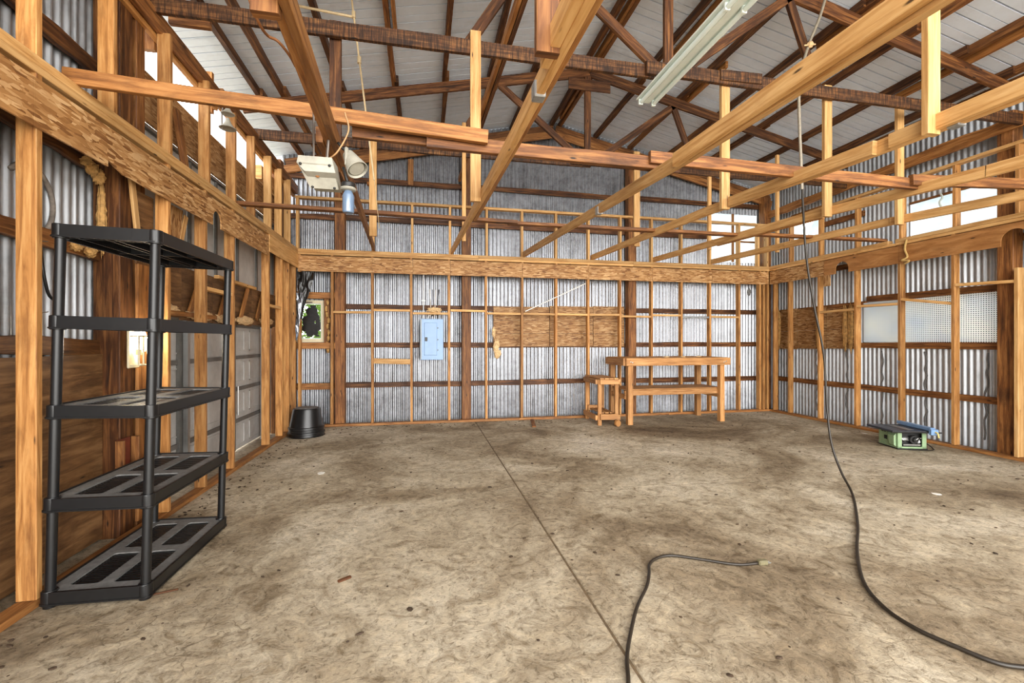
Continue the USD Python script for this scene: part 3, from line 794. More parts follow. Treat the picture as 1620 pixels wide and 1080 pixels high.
w2 = Thing('window_2', 'translucent fibreglass panel light in the back wall by the right corner', 'window', kind='structure', base=(5.97, 7.6, 2.9))
for a, b in ((5.44, 5.95), (5.955, 6.5)):
    for c, d in ((2.9, 3.3), (3.303, 3.84)):
        w2.add('panel', tri_box(a, b - .003, 7.60, 7.604, c, d), M_POLY)
w2.add('mullion', abox(5.93, 5.975, 7.575, 7.598, 2.9, 3.84), W_MID)
w2.add('rail', abox(5.44, 6.5, 7.575, 7.598, 3.29, 3.32), W_MID)
w3 = Thing('window_3', 'small window with broken glass high on the right wall near the corner', 'window', kind='structure', base=(6.84, 6.7, 3.2))
fr = sbox(6.42, 3.18, 7.1, 3.72).difference(sbox(6.46, 3.22, 7.06, 3.68))
w3.add('window_frame', slab_poly(fr, .04, (6.82, 0, 0), (0, 1, 0), (0, 0, 1)), W_MID)
for q in (Polygon([(6.46, 3.22), (6.78, 3.22), (6.6, 3.5), (6.46, 3.62)]), Polygon([(6.8, 3.22), (7.06, 3.22), (7.06, 3.68), (6.92, 3.68)]), Polygon([(6.5, 3.68), (6.62, 3.52), (6.85, 3.68)])):
    w3.add('glass_shard', slab_poly(q, .003, (6.835, 0, 0), (0, 1, 0), (0, 0, 1)), M_POLY)
w4 = Thing('window_4', 'long translucent panel light in the right wall above the header', 'window', kind='structure', base=(6.84, 4.7, 2.82))
for a, b in ((3.9, 4.45), (4.45, 5.02)):
    w4.add('panel', tri_box(6.828, 6.832, a, b - .004, 2.80, 3.30), M_POLY)
for z in (2.79, 3.29):
    w4.add('rail', abox(6.80, 6.826, 3.9, 5.02, z, z + .03), W_OLD)

# ---- ceiling: metal roof sheets and purlins
ce = Thing('ceiling', 'bare gable roof of ribbed metal sheets on dark purlins', 'ceiling', kind='structure')


def roof_sheet(y0, y1, sx):
    xe = RX + sx * 4.75
    prof = []
    y = y0
    while y < y1 - .01:
        prof += [(y, 0), (y + .108, 0), (y + .109, .02), (y + .1155, .02), (y + .1165, 0), (y + .206, 0), (y + .207, .04), (y + .221, .04), (y + .222, 0)]
        y += .2305
    prof += [(y1 - .004, 0), (y1 - .002, .003), (y1 + .07, .004)]
    V, F = [], []
    nx = 6
    for i in range(nx + 1):
        x = RX + (xe - RX) * i / nx
        for j, (yy, h) in enumerate(prof):
            V.append((x, yy, roof_z(x) + h))
    n = len(prof)
    for i in range(nx):
        for j in range(n - 1):
            a = i * n + j
            F += [(a, a + 1, a + n + 1), (a, a + n + 1, a + n)]
    return trimesh.Trimesh(np.array(V), np.array(F), process=False)


y = YF
while y < 7.6:
    for sx in (-1, 1):
        ce.add('roof_sheet', roof_sheet(y, min(y + .922, 7.75), sx), M_ROOF)
    y += .922
ys_p = [YF, 1.62, 3.77, 5.85, 7.58]
for x in (-1.95, -1.69, -1.03, -.37, .27, .88, 1.49, 2.22, 2.38, 3.05, 3.73, 4.42, 5.10, 5.78, 6.44, 6.65):
    k = 0
    for y0, y1 in zip(ys_p[:-1], ys_p[1:]):
        zc = rafter_z(x) + .14 + .0445
        o = .03 * (k % 2); k += 1
        ce.add('purlin', beam((x + o, y0 - .1, zc + .0), (x + o, y1 + .1, zc), .055, .088, n=6, wob=.004), W_DARK if rnd.random() < .55 else W_OLD)
for x, y0, y1 in ((2.30, 4.2, 7.3), (3.14, 3.95, 5.3), (4.46, 3.4, 4.3), (5.9, 3.2, 4.6), (3.8, 5.0, 5.9), (-.33, 4.2, 5.0)):
    ce.add('purlin_scab', beam((x + .035, y0, rafter_z(x) + .17), (x + .035, y1, rafter_z(x) + .17), T, .085), W_MID)


# ------------------------------------------------------------------ roof trusses
def truss(yc, label, extra=(), hl=-2.05, hr=6.6, mat=W_DARK, chord=W_ROUGH, visible=True):
    t = Thing('roof_truss', label, 'truss', base=(RX, yc, 3.78), group=None)
    for sx, xe in ((-1, hl - .1), (1, hr + .1)):
        t.add('rafter', beam((RX + sx * .01, yc, rafter_z(RX) + .07), (xe, yc, rafter_z(xe) + .07), T, .135, n=5, wob=.003), mat)
    t.add('bottom_chord', beam((hl, yc - .04, 3.85), (2.2, yc - .04, 3.84), T, .12, n=8, wob=.003), chord)
    t.add('bottom_chord', beam((2.0, yc - .08, 3.85), (hr, yc - .08, 3.83), T, .12, n=8, wob=.003), chord)
    t.add('king_post', beam((2.27, yc, 3.80), (2.27, yc, rafter_z(2.3) + .03), .09, T, up=(0, 1, 0)), mat)
    t.add('gusset_plate', abox(RX - .32, RX + .30, yc - .035, yc - .021, 4.86, 5.02, ch=.001), W_DARK)
    for (xa, za, xb, zb_) in ((1.02, rafter_z(1.02) + .02, 2.2, 3.88), (3.62, rafter_z(3.6) + .02, 2.36, 3.88), (.95, rafter_z(.95) + .02, .35, 3.86), (3.60, rafter_z(3.6) + .02, 3.98, 3.86)):
        t.add('web', beam((xa, yc + .005, za), (xb, yc + .005, zb_), T, .088, up=(0, 1, 0) if False else (0, 0, 1)), mat)
    return t


t1 = truss(1.62, 'dark timber roof truss overhead nearest the camera')
t2 = truss(3.78, 'dark rough-sawn timber roof truss crossing above the hanging tube light')
t3 = truss(5.86, 'dark timber roof truss with gusset plate nearest the back gable')
t2.add('chord_splice', beam((2.75, 3.68, 3.86), (3.2, 3.68, 3.87), .03, .10), W_ROUGH)
for (u, v0, v1, X) in ((531, 49, 300, None),):
    p = at(u, 60, 'y', 3.80)
    t2.add('hanger', beam((p[0], 3.80, 2.86), (p[0], 3.80, 3.95), .09, T, up=(0, 1, 0)), W_DARK)
run = Thing('runner_board', 'long tan runner board laid across the trusses left of the ridge', 'beam', base=(.7, 5.6, 4.1))
a, b = at(820, 0, 'y', 3.6), at(727, 284, 'y', 7.46)
run.add('board', beam(a + (b - a) * -.25, b, T, .088), W_MID)
run.add('board', beam(a + (b - a) * -.25 + [.045, 0, 0], a + (b - a) * .72 + [.045, 0, -.02], T, .088), W_DARK)

# ------------------------------------------------------------------ ceiling joists with their hangers
JN = 'ceiling joists'


def jz(y, lo):
    return float(np.interp(y, [0.0, 1.1, 2.5, 4.1, 7.36], [lo, lo + .01, lo + .06, lo + .16, 2.785]))


def joist(x_back, x_near, lo, label, y_near=-.6, hangers=(), sisters=(), clips=(), mat=None):
    t = Thing('ceiling_joist', label, 'joist', base=(x_back, 7.3, 2.78), group=JN)
    xat = lambda y: x_back + (x_near - x_back) * (7.36 - y) / (7.36 - 1.5)
    P = lambda y: np.array([xat(y), y, jz(y, lo) + .0445])
    yy = [7.38, 5.6, 4.1, 2.5, 1.1, y_near]
    ms = [beam(P(a), P(b) - nz(P(a) - P(b)) * .004, T, .089, seed=str(x_back)) for a, b in zip(yy[:-1], yy[1:])]
    V, F, U = join(*ms)
    t.add('board', (V, F, U), mat or W_PINE)
    for y0, y1, side, mat in sisters:
        t.add('sister_board', beam(P(y0) + [side * .040, 0, -.004], P(y1) + [side * .040, 0, -.004], T, .089), mat)
    for y, z1, side, w, mat in hangers:
        p = P(y)
        t.add('hanger', beam((p[0] + side * (.021 + w / 2), y, p[2] - .07), (p[0] + side * (.021 + w / 2), y, z1), w, T, up=(0, 1, 0)), mat)
    for y in clips:
        p = P(y)
        t.add('metal_clip', rbox(p[0] - .03, p[0] + .026, y - .03, y + .03, p[2] - .055, p[2] + .02, .004), M_GALV)
    return t


joist(-.78, -.45, 2.44, 'weathered ceiling joist leftmost of the six, beside the hanging grey box', hangers=((1.62, 3.95, -1, .09, W_OLD), (5.78, 4.12, 1, .09, W_PINE)), sisters=((-.4, 3.3, -1, W_MID), (2.75, 4.2, -2, W_OLD)), mat=W_MID)
joist(.46, .525, 2.42, 'pale ceiling joist second from the left with an angled block on top', hangers=((1.6, 3.95, -1, .09, W_OLD), (3.73, 3.98, -1, .09, W_PINE), (5.80, 4.22, 1, .05, W_PINE)), sisters=((1.15, 1.72, -1, W_PINE), (.2, 4.6, 1, W_STUD)), clips=(1.95,))
joist(1.68, 1.66, 2.425, 'long pale ceiling joist third from the left under the tube light', sisters=((-.5, 2.62, -1, W_PINE),), clips=(4.0,))
joist(2.93, 2.90, 2.50, 'pale ceiling joist fourth from the left with a wide hanger at its near end', hangers=((1.98, 3.95, -1, .09, W_PINE), (3.74, 3.95, -1, .09, W_PINE), (5.80, 4.05, 1, .09, W_PINE)), sisters=((-.3, 2.22, -1, W_PINE), (2.32, 3.7, -1, W_PINE)), clips=(1.9,))
joist(4.11, 4.11, 2.50, 'pale ceiling joist second from the right wall', hangers=((3.76, 3.95, -1, .09, W_PINE), (5.80, 3.92, 1, .05, W_PINE)), sisters=((3.9, 5.6, 1, W_STUD),))
joist(5.28, 5.28, 2.52, 'pale ceiling joist nearest the right wall', hangers=((3.95, 3.95, -1, .09, W_PINE), (5.80, 4.2, 1, .05, W_PINE)))

# boards laid across the joists
sb1 = Thing('cross_board', 'thick tan boards laid end to end across the joists, nearer row', 'beam', base=(2, 2.9, 2.65))
for p0, p1, mat in (((-1.97, 2.90, 2.825), (.42, 2.90, 2.70), W_MID), ((.02, 2.945, 2.66), (1.72, 2.98, 2.66), W_OLD), ((1.62, 2.945, 2.685), (4.15, 2.97, 2.67), W_OLD), ((4.0, 2.94, 2.69), (6.5, 2.98, 2.82), W_OLD), ((-.45, 2.985, 2.70), (1.9, 3.02, 2.66), W_OLD)):
    sb1.add('board', beam(p0, p1, T, .089, n=4, wob=.002), mat)
sb2 = Thing('cross_board', 'thin dark boards laid across the joists, farther row near the back wall', 'beam', base=(2, 5.13, 2.75))
for p0, p1 in (((-1.99, 5.12, 2.80), (1.1, 5.14, 2.765)), ((1.0, 5.19, 2.765), (4.2, 5.16, 2.765)), ((4.1, 5.11, 2.77), (6.6, 5.2, 2.81))):
    sb2.add('board', beam(p0, p1, .085, T, n=4, wob=.002), W_OLD)

# ------------------------------------------------------------------ shelving unit
sh = Thing('shelving_unit', 'black plastic five tier shelving unit leaning by the left wall', 'shelf', base=(-1.635, 3.06, 0), tilt=1.45)
SX, SY = .21, .435
levels = [.055, .52, .985, 1.435, 1.895]


def shelf_deck(z):
    o = sbox(-SX - .03, -SY - .03, SX + .03, SY + .03).buffer(-.02).buffer(.02, 6)
    rim = trimesh.creation.extrude_polygon(o.difference(o.buffer(-.012)), .065, engine='earcut'); rim.apply_translation((0, 0, z - .035))
    holes = [sbox(a, b, a + .135, b + .35).buffer(-.02).buffer(.02, 4) for a in (-.165, .03) for b in (-.385, .035)]
    deck = trimesh.creation.extrude_polygon(o.buffer(-.008).difference(unary_union(holes)), .008, engine='earcut'); deck.apply_translation((0, 0, z + .016))
    ledge = trimesh.creation.extrude_polygon(o.buffer(.004).difference(o.buffer(-.006)), .008, engine='earcut'); ledge.apply_translation((0, 0, z - .035))
    return cat([rim, ledge]), deck, holes


for i, z in enumerate(levels):
    rim, deck, holes = shelf_deck(z)
    p = sh.add('shelf', rim, M_BLACK, smooth=25)
    sh.add('deck', deck, M_DUST if 0 < i < 4 or i == 0 else M_BLACK, under=p)
    bars = []
    for h in holes:
        x0, y0, x1, y1 = h.bounds
        n = 15
        for k in range(n):
            yy = y0 + (y1 - y0) * (k + .5) / n
            bars.append(tri_box(x0, x1, yy - .006, yy + .006, z + .002, z + .015))
    sh.add('grille', cat(bars), M_BLACK, under=p, kind='stuff')
    sh.add('underside_rib', cat([tri_box(x - .004, x + .004, -SY, SY, z - .03, z + .016) for x in (-.15, -.02, .02, .15)] + [tri_box(-SX, SX, y - .004, y + .004, z - .03, z + .016) for y in (-.4, 0, .4)]), M_BLACK, under=p)
for sx in (-1, 1):
    for sy in (-1, 1):
        zs = [0] + levels
        for a, b in zip(levels[:-1], levels[1:]):
            sh.add('post', lathe([(0, a + .03), (.022, a + .03), (.022, b - .035), (0, b - .035)], (sx * SX, sy * SY, 0), 20), M_BLACK, smooth=30)
        for z in levels:
            sh.add('collar', lathe([(0, z - .04), (.031, z - .04), (.033, z - .036), (.033, z + .026), (.03, z + .032), (0, z + .032)], (sx * SX, sy * SY, 0), 20), M_BLACK, smooth=30)
        sh.add('foot', lathe([(0, 0.0), (.026, 0.0), (.028, .02), (0, .03)], (sx * SX, sy * SY, 0), 16), M_BLACK, smooth=30)

# ------------------------------------------------------------------ bucket
bk = Thing('bucket', 'black plastic nursery tub upside down in the left back corner', 'bucket', base=(-1.64, 6.73, 0))
bk.add('body', lathe([(0, .395), (.155, .395), (.175, .39), (.182, .37), (.222, .135), (.226, .13)], (-1.64, 6.73, 0), 48), M_BLACK2, smooth=35)
bk.add('rim', lathe([(.222, .14), (.236, .135), (.238, .11), (.229, .105), (.231, .07), (.243, .066), (.245, .045), (.235, .04), (.238, .008), (.25, .002), (.22, .0), (.215, .13)], (-1.64, 6.73, 0), 48), M_BLACK2, smooth=35)
bk.add('base_disc', lathe([(0, .3955), (.15, .3955), (.15, .399), (0, .399)], (-1.64, 6.73, 0), 40), M_DUST, smooth=30, label='dusty grey bottom of the tub')

# ------------------------------------------------------------------ electric panel
ep = Thing('electrical_panel', 'blue electrical breaker panel hung between the back wall studs', 'electrical panel', base=(.13, 7.3, 1.05))
ep.add('box', rbox(-.045, .31, 7.30, 7.40, 1.05, 1.70, .006), M_GREY)
ep.add('cover', rbox(-.055, .32, 7.283, 7.30, 1.04, 1.71, .006), M_BLUE)
ep.add('edge_trim', rbox(-.053, -.028, 7.279, 7.284, 1.05, 1.70, .002), M_GREY)
dp = ep.add('door', rbox(.012, .215, 7.270, 7.284, 1.115, 1.645, .005), M_BLUE)
ep.add('latch', rbox(.022, .062, 7.262, 7.271, 1.345, 1.41, .003), M_BLACK, under=dp)
for z in (1.2, 1.37, 1.56):
    ep.add('screw', lathe([(0, 0), (.008, 0), (.007, .004), (0, .005)], (.232, 7.282, z), 10, axis=(0, -1, 0)), M_BLACK)
    ep.add('hinge', rbox(.214, .222, 7.274, 7.284, z - .02, z + .02, .002), M_GREY, under=dp)
ep.add('conduit', tube([(.0, 7.36, 1.70), (.0, 7.36, 2.5)], .014, 10, 1), M_GALV, smooth=True)
ep.add('conduit_clamp', rbox(-.03, .03, 7.345, 7.375, 2.0, 2.02, .003), M_WHITE)
for i in range(4):
    ep.add('wire', tube([(.07 + .05 * i, 7.36, 1.69), (.08 + .05 * i, 7.33, 1.76 + .01 * i), (.12 + .03 * i, 7.35, 1.80), (.10 + .05 * i, 7.37, 2.2)], .006, 6, 5), M_BLACK if i % 2 else M_WROD, smooth=True)
single('foam_scrap', cat([blob((.16, 7.345, 1.86), (.10, .04, .045), 5, .5, 3), blob((.24, 7.34, 1.86), (.05, .03, .04), 6, .5, 3)]), M_FOAM_P, 'pale scrap of foam lying on the blocking above the blue panel', 'foam scrap', smooth=True)
single('insulation_tuft', cat([blob((1.215, 7.36, 1.25), (.05, .035, .12), 8, .6, 3), blob((1.235, 7.36, 1.13), (.06, .035, .07), 9, .6, 3), blob((1.17, 7.37, 1.5), (.03, .03, .09), 10, .6, 3)]), M_FOAM_P, 'pale tuft of insulation hanging below the strand board on the back wall', 'insulation', smooth=True)
# white rod on the back wall
single('white_rod', tube([at(831, 493, 'y', 7.28), at(926, 449, 'y', 7.28)], .010, 8, 1), M_WROD, 'thin white rod fixed slantwise across three back wall studs', 'rod', smooth=True)

# black plastic sheet in the corner
rs = np.random.RandomState(4)
gu, gv = np.meshgrid(np.linspace(0, 1, 14), np.linspace(0, 1, 26), indexing='ij')
wd = .24 * (1 - gv * .75)
px_ = -1.90 + gu * wd + .05 * meshkit.fbm(np.stack([gu * 4, gv * 5, gu * 0], -1), 3, 2)
py_ = 7.22 - .10 * meshkit.fbm(np.stack([gu * 6, gv * 4, gu * 0 + 3], -1), 3, 5)
pz_ = 2.40 - gv * .72
V = np.stack([px_, py_, pz_], -1).reshape(-1, 3)
F = []
for i in range(13):
    for j in range(25):
        a = i * 26 + j
        F += [(a, a + 1, a + 27), (a, a + 27, a + 26)]
tp = Thing('plastic_sheet', 'crumpled black plastic sheet hanging in the left back corner', 'plastic sheet', base=(-1.8, 7.2, 1.7))
tp.add('sheet', trimesh.Trimesh(V, np.array(F), process=False), M_TARP, smooth=True)
tp.add('foil_tail', trimesh.Trimesh(V[:26 * 6] + [-.01, -.02, -.32], np.array(F)[:250], process=False), M_FOIL, smooth=True, label='silver foil end of the sheet')

# ------------------------------------------------------------------ workbench
wbn = Thing('workbench', 'pale wooden workbench with lower shelf against the back wall', 'workbench', base=(4.1, 6.85, 0))
bx0, bx1, by0, by1, bt = 3.17, 5.02, 6.52, 7.22, 1.075
for i in range(5):
    y0 = by0 + i * (by1 - by0) / 5
    wbn.add('top_board', abox(bx0, bx1, y0, y0 + .138, bt - .02, bt), W_BENCH)
wbn.add('apron', abox(bx0 - .005, bx1 + .02, by0 - .042, by0 - .002, bt - .125, bt - .005), W_BENCH)
wbn.add('apron', abox(bx0 - .04, bx0 - .002, by0, by1, bt - .125, bt - .005), W_BENCH)
wbn.add('apron', abox(bx1 + .002, bx1 + .04, by0, by1, bt - .125, bt - .005), W_BENCH)
for x in (bx0 + .045, bx1 - .14):
    wbn.add('leg', abox(x, x + .085, by0, by0 + .085, 0, bt - .022), W_BENCH)
for x in (bx0 + .02, bx1 - .16):
    wbn.add('leg', abox(x, x + .085, by1 - .09, by1 - .005, 0, bt - .022), W_BENCH)
wbn.add('lower_rail', abox(bx0 + .03, bx1 - .05, by0 + .087, by0 + .125, .46, .545), W_BENCH)
wbn.add('lower_rail', abox(bx0 + .03, bx0 + .068, by0 + .09, by1 - .09, .40, .48), W_BENCH)
wbn.add('lower_rail', abox(bx1 - .12, bx1 - .082, by0 + .09, by1 - .09, .40, .48), W_BENCH)
for i in range(4):
    y0 = by0 + .09 + i * .135
    wbn.add('shelf_board', abox(bx0 + .05, bx1 - .06, y0, y0 + .13, .548, .566), W_BENCH)
for x in (bx0 + .07, bx0 + .10, bx1 - .1, bx1 - .06):
    wbn.add('bolt', lathe([(0, 0), (.012, 0), (.010, .006), (0, .008)], (x, by0 - .042, bt - .07 + rnd.uniform(-.02, .02)), 10, axis=(0, -1, 0)), M_STEEL)
for i, (u, v) in enumerate(((1053, 565), (1067, 565), (1101, 565))):
    single('wood_chip', blob((3.95 + i * .33, 6.62 + .05 * i, bt + .009), (.05, .035, .012), 40 + i, .4, 3, sub=2), M_FOAM_P, ('pale wood chip on the middle of the workbench top', 'pale wood chip right of the middle of the workbench top', 'pale wood chip near the right end of the workbench top')[i], 'wood chip', smooth=True)

# stool-like stand left of the bench
st = Thing('step_stand', 'tall narrow slatted wooden stand left of the workbench', 'stool', base=(2.93, 6.95, 0))
c00, c10, c01, c11 = np.array([2.76, 6.60]), np.array([3.03, 6.56]), np.array([2.79, 7.22]), np.array([3.05, 7.18])
lz = .735
for c in (c00, c10, c01, c11):
    st.add('leg', abox(c[0] - .03, c[0] + .03, c[1] - .02, c[1] + .02, 0, lz), W_BENCH)
B3 = lambda a, b, z, w, d: beam((*a, z), (*b, z), w, d)
st.add('rail', B3(c00 + [-.01, -.04], c10 + [.02, -.04], lz - .04, T, .075), W_BENCH)
st.add('rail', B3(c01 + [0, .04], c11 + [0, .04], lz - .04, T, .075), W_BENCH)
st.add('rail', B3(c00 + [-.05, 0], c01 + [-.05, 0], lz - .04, T, .075), W_BENCH)
st.add('rail', B3(c10 + [.05, 0], c11 + [.05, 0], lz - .04, T, .075), W_BENCH)
for k in range(4):
    o = np.array([-.12 + .08 * k, 0])
    a, b = (c00 + c10) / 2 + o + [0, -.05], (c01 + c11) / 2 + o + [0, .05]
    st.add('top_slat', B3(a, b, lz + .012, .07, .02), W_BENCH)
st.add('stretcher', B3(c00 + [0, -.04], c10 + [0, -.04], .14, T, .09), W_BENCH)
st.add('stretcher', B3(c01 + [0, -.04], c11 + [0, -.04], .20, T, .09), W_BENCH)
st.add('stretcher', B3(c00 + [-.05, 0], c01 + [-.05, 0], .12, T, .08), W_BENCH)
st.add('stretcher', B3(c10 + [.05, 0], c11 + [.05, 0], .12, T, .08), W_BENCH)
for k in range(3):
    st.add('foot_slat', B3(c00 + [.06 + .08 * k, 0.03], c01 + [.06 + .08 * k, -.02], .19, .06, .02), W_BENCH)
single('wood_round', lathe([(0, -.02), (.05, -.02), (.052, 0), (.05, .02), (0, .02)], (3.0, 6.45, .052), 20, axis=(.3, -1, 0)), W_BENCH, 'small round wood offcut on the floor before the slatted stand', 'wood offcut')

# ------------------------------------------------------------------ table saw
ts = Thing('table_saw', 'green benchtop table saw with blue fence on the floor by the right wall', 'table saw', base=(5.78, 4.40, 0), rotz=-17)
# local: x to the right, y back; body 0..0.33 by 0..0.32
hh = .215
wallp = Polygon([(0, .0), (.33, 0), (.33, .32), (0, .32)])
ts.add('body', cat([rbox(0, .012, 0, .32, .01, hh, .004), rbox(.0, .33, .308, .32, .01, hh, .004), rbox(.318, .33, 0, .32, .01, hh, .004), rbox(0, .05, -.004, .01, .01, hh, .003), rbox(.28, .33, -.004, .01, .01, hh, .003), rbox(0, .33, -.004, .01, .01, .035, .003)]), M_GREEN)
ts.add('side_bulge', trimesh.convex.convex_hull(np.array([(-.004, .02, .03), (-.004, .13, .03), (-.004, .02, hh - .02), (-.004, .16, hh - .02), (-.03, .02, .05), (-.03, .09, .05), (-.03, .02, hh - .05), (-.03, .12, hh - .05)])), M_GREEN)
ts.add('base_foot', rbox(-.01, .34, -.012, .33, 0, .014, .004), M_MOTOR)
ts.add('interior', rbox(.014, .316, .06, .30, .02, hh - .01, .004), M_MOTOR)
ts.add('handwheel', lathe([(0, -.012), (.05, -.012), (.055, 0), (.05, .012), (.03, .012), (.022, .03), (0, .03)], (.20, .02, .12), 20, axis=(0, -1, 0)), M_MOTOR, smooth=30)
ts.add('crank', tube([(.20, -.01, .12), (.23, -.02, .15), (.23, -.05, .15)], .007, 8, 3), M_STEEL, smooth=True)
ts.add('scale_plate', rbox(.07, .27, .004, .012, .045, .065, .002), M_STEEL)
ts.add('motor_casting', cat([blob((.12, .045, .12), (.05, .02, .03), 3, .5, 3, 2), blob((.27, .04, .09), (.03, .02, .03), 4, .5, 3, 2)]), M_STEEL, smooth=True)
for k in range(6):
    ts.add('vent_slot', tri_box(-.0015, .0, .20 + k * .014, .207 + k * .014, hh - .04, hh - .012), M_MOTOR)
sw = ts.add('switch_plate', rbox(-.008, .0, .17, .215, .09, .14, .002), M_BLACK)
ts.add('switch_toggle', rbox(-.014, -.007, .182, .203, .10, .13, .002), M_MOTOR, under=sw)
tpth = ts.add('table_top', rbox(-.10, .40, -.06, .40, hh, hh + .028, .008), M_SAWTOP)
ts.add('miter_slot', cat([tri_box(x, x + .02, -.061, .401, hh + .0275, hh + .029) for x in (.06, .24)]), M_MOTOR, under=tpth)
ts.add('table_edge', rbox(-.10, .40, -.066, -.058, hh + .004, hh + .022, .003), M_STEEL, under=tpth)
fp = ts.add('rip_fence', rbox(.30, .355, -.10, .44, hh + .03, hh + .075, .006), M_FENCE)
ts.add('fence_head', rbox(.285, .37, -.13, -.085, hh - .01, hh + .06, .006), M_FENCE, under=fp)
ts.add('fence_lever', tube([(.33, -.125, hh + .03), (.33, -.16, hh + .02), (.335, -.17, hh - .03)], .009, 8, 4), M_YELLOW, smooth=True, under=fp)
ts.add('fence_rail', tube([(-.12, -.075, hh + .012), (.44, -.075, hh + .012)], .009, 8, 1), M_MOTOR)
ts.add('blade_insert', rbox(.12, .19, .0, .30, hh + .0275, hh + .0295, .001), M_STEEL, under=tpth)
ts.add('power_cord', tube([(.33, .2, .08), (.42, .15, .06), (.44, .05, .012), (.36, -.05, .008), (.2, -.06, .008), (.1, -.05, .008)], .006, 6, 6), M_CORD, smooth=True)

# ------------------------------------------------------------------ cords
hc = [at(1307, -6, 'y', 3.70), at(1296, 30, 'y', 3.70), at(1279, 73, 'y', 3.68), at(1266, 120, 'y', 3.60), at(1264, 170, 'y', 3.60), at(1269, 300, 'y', 3.6), at(1275, 400, 'y', 3.6), at(1287, 480, 'y', 3.6), at(1303, 560, 'y', 3.58), at(1308, 640, 'y', 3.55), at(1315, 700, 'y', 3.47), at(1330, 745, 'y', 3.36)]
fl = [at(u, v, 'z', .012) for u, v in ((1349, 783), (1357, 830), (1356, 870), (1366, 920), (1400, 962), (1450, 995), (1510, 1022), (1575, 1048), (1622, 1056), (1690, 1060))]
co = Thing('extension_cord', 'long dark extension cord hanging from a truss and trailing over the floor', 'cord', base=(3.7, 3.6, 0))
co.add('cable', tube(hc[:6], .0135, 8, 6), M_CORDT, smooth=True, label='dusty grey upper length of the cord')
co.add('cable', tube(hc[5:] + fl, .0095, 8, 6), M_CORD, smooth=True)
co.add('tie_knot', cat([blob(hc[2] + [0, -.02, 0], (.03, .025, .03), 50, .5, 4, 2), tube([hc[2] + [-.07, -.02, -.02], hc[2] + [.06, -.02, .01]], .008, 6, 1)]), M_FOAM_P, smooth=True, label='pale rag knot')
c2 = [at(u, v, 'z', .011) for u, v in ((990, 1110), (994, 1078), (992, 1040), (998, 1000), (1008, 960), (1023, 928), (1027, 908), (1028, 892), (1042, 882), (1065, 879), (1110, 885), (1165, 893), (1200, 891))]
c2t = Thing('extension_cord', 'short dark cord with a plug lying curled on the front floor', 'cord', base=c2[6])
c2t.add('cable', tube(c2, .0085, 8, 6), M_CORD, smooth=True)
e, f_ = c2[-1], nz(c2[-1] - c2[-2])
plug = Point(0, 0).buffer(1)
pm = rbox(-.005, .055, -.018, .018, -.009, .02, .007)
ang = math.atan2(f_[1], f_[0])
pm.apply_transform(trimesh.transformations.rotation_matrix(ang, (0, 0, 1))); pm.apply_translation(e + [0, 0, -.001])
c2t.add('plug', pm, plain('plug_olive', (112, 104, 76), .5, noise=.3, scale=60))
for s in (-.008, .008):
    q = tri_box(.055, .075, s - .001, s + .001, .0, .006)
    q.apply_transform(trimesh.transformations.rotation_matrix(ang, (0, 0, 1))); q.apply_translation(e)
    c2t.add('prong', q, M_STEEL)

# ------------------------------------------------------------------ tube light
tl = Thing('tube_light', 'long white twin tube strip light hung under the trusses', 'ceiling light', base=(2.1, 2.6, 3.65))
ty0, ty1, tx, tz = 1.42, 3.88, 2.10, 3.63
ch_ = Polygon([(-.10, .02), (-.035, .02), (-.03, .0), (.03, .0), (.035, .02), (.10, .02), (.105, .03), (.04, .07), (-.04, .07), (-.105, .03)])
m = trimesh.creation.extrude_polygon(ch_, ty1 - ty0, engine='earcut')
v = np.array(m.vertices); m.vertices = np.stack([tx + v[:, 0], ty1 - v[:, 2], tz + v[:, 1]], 1)
tl.add('housing', m, M_WHITE)
for s in (-1, 1):
    tl.add('tube', tube([(tx + s * .066, ty0 + .03, tz - .008), (tx + s * .066, ty1 - .03, tz - .008)], .019, 14, 1), M_TUBE, smooth=40)
    for yy in (ty0 + .015, ty1 - .015, (ty0 + ty1) / 2):
        tl.add('lamp_holder', rbox(tx + s * .066 - .02, tx + s * .066 + .02, yy - .012, yy + .012, tz - .03, tz + .025, .004), M_WHITE)
for yy in (1.7, 3.72):
    tl.add('hanger_chain', tube([(tx, yy, tz + .07), (tx, yy, 3.79 + .1)], .004, 6, 1), M_STEEL)

# ------------------------------------------------------------------ hanging box and yard lights
bxp = at(505, 276, 'y', 2.7)
hb_ = Thing('junction_box', 'grey metal box with a rust spot hanging beside the leftmost joist', 'box', base=bxp)
bxc = bxp
hb_.add('box', trimesh.convex.convex_hull(np.array([bxc + np.array(p) * .68 for p in [(-.14, -.10, .11), (.12, -.10, .11), (-.14, .10, .11), (.13, .10, .11), (-.15, -.11, .045), (.13, -.11, .045), (.16, .14, -.10), (-.06, .14, -.10), (-.09, -.11, -.02), (.15, -.11, -.02)]])), M_BOXG)
cov = trimesh.convex.convex_hull(np.array([bxc + np.array(p) * .68 for p in [(-.145, -.118, .045), (.125, -.118, .045), (.15, .02, -.115), (-.075, .02, -.115), (-.145, -.105, .05), (.125, -.105, .05), (.155, .03, -.108), (-.07, .03, -.108)]]))
hb_.add('cover', cov, M_BOXG)
hb_.add('rust_spot', blob(bxc + [.0, -.040, -.024], (.011, .005, .010), 3, .3, 3, 2), M_RUST)
for p in ((-.12, -.118, .035), (.105, -.118, .035), (.12, .012, -.105), (-.055, .012, -.105)):
    hb_.add('screw', blob(bxc + np.array(p) * .68, (.008, .006, .008), 1, 0, 1, 1), M_MOTOR)
hb_.add('suspension_rod', tube([bxc + [-.03, 0, .07], bxc + [-.03, 0, .55]], .006, 6, 1), M_NAIL)
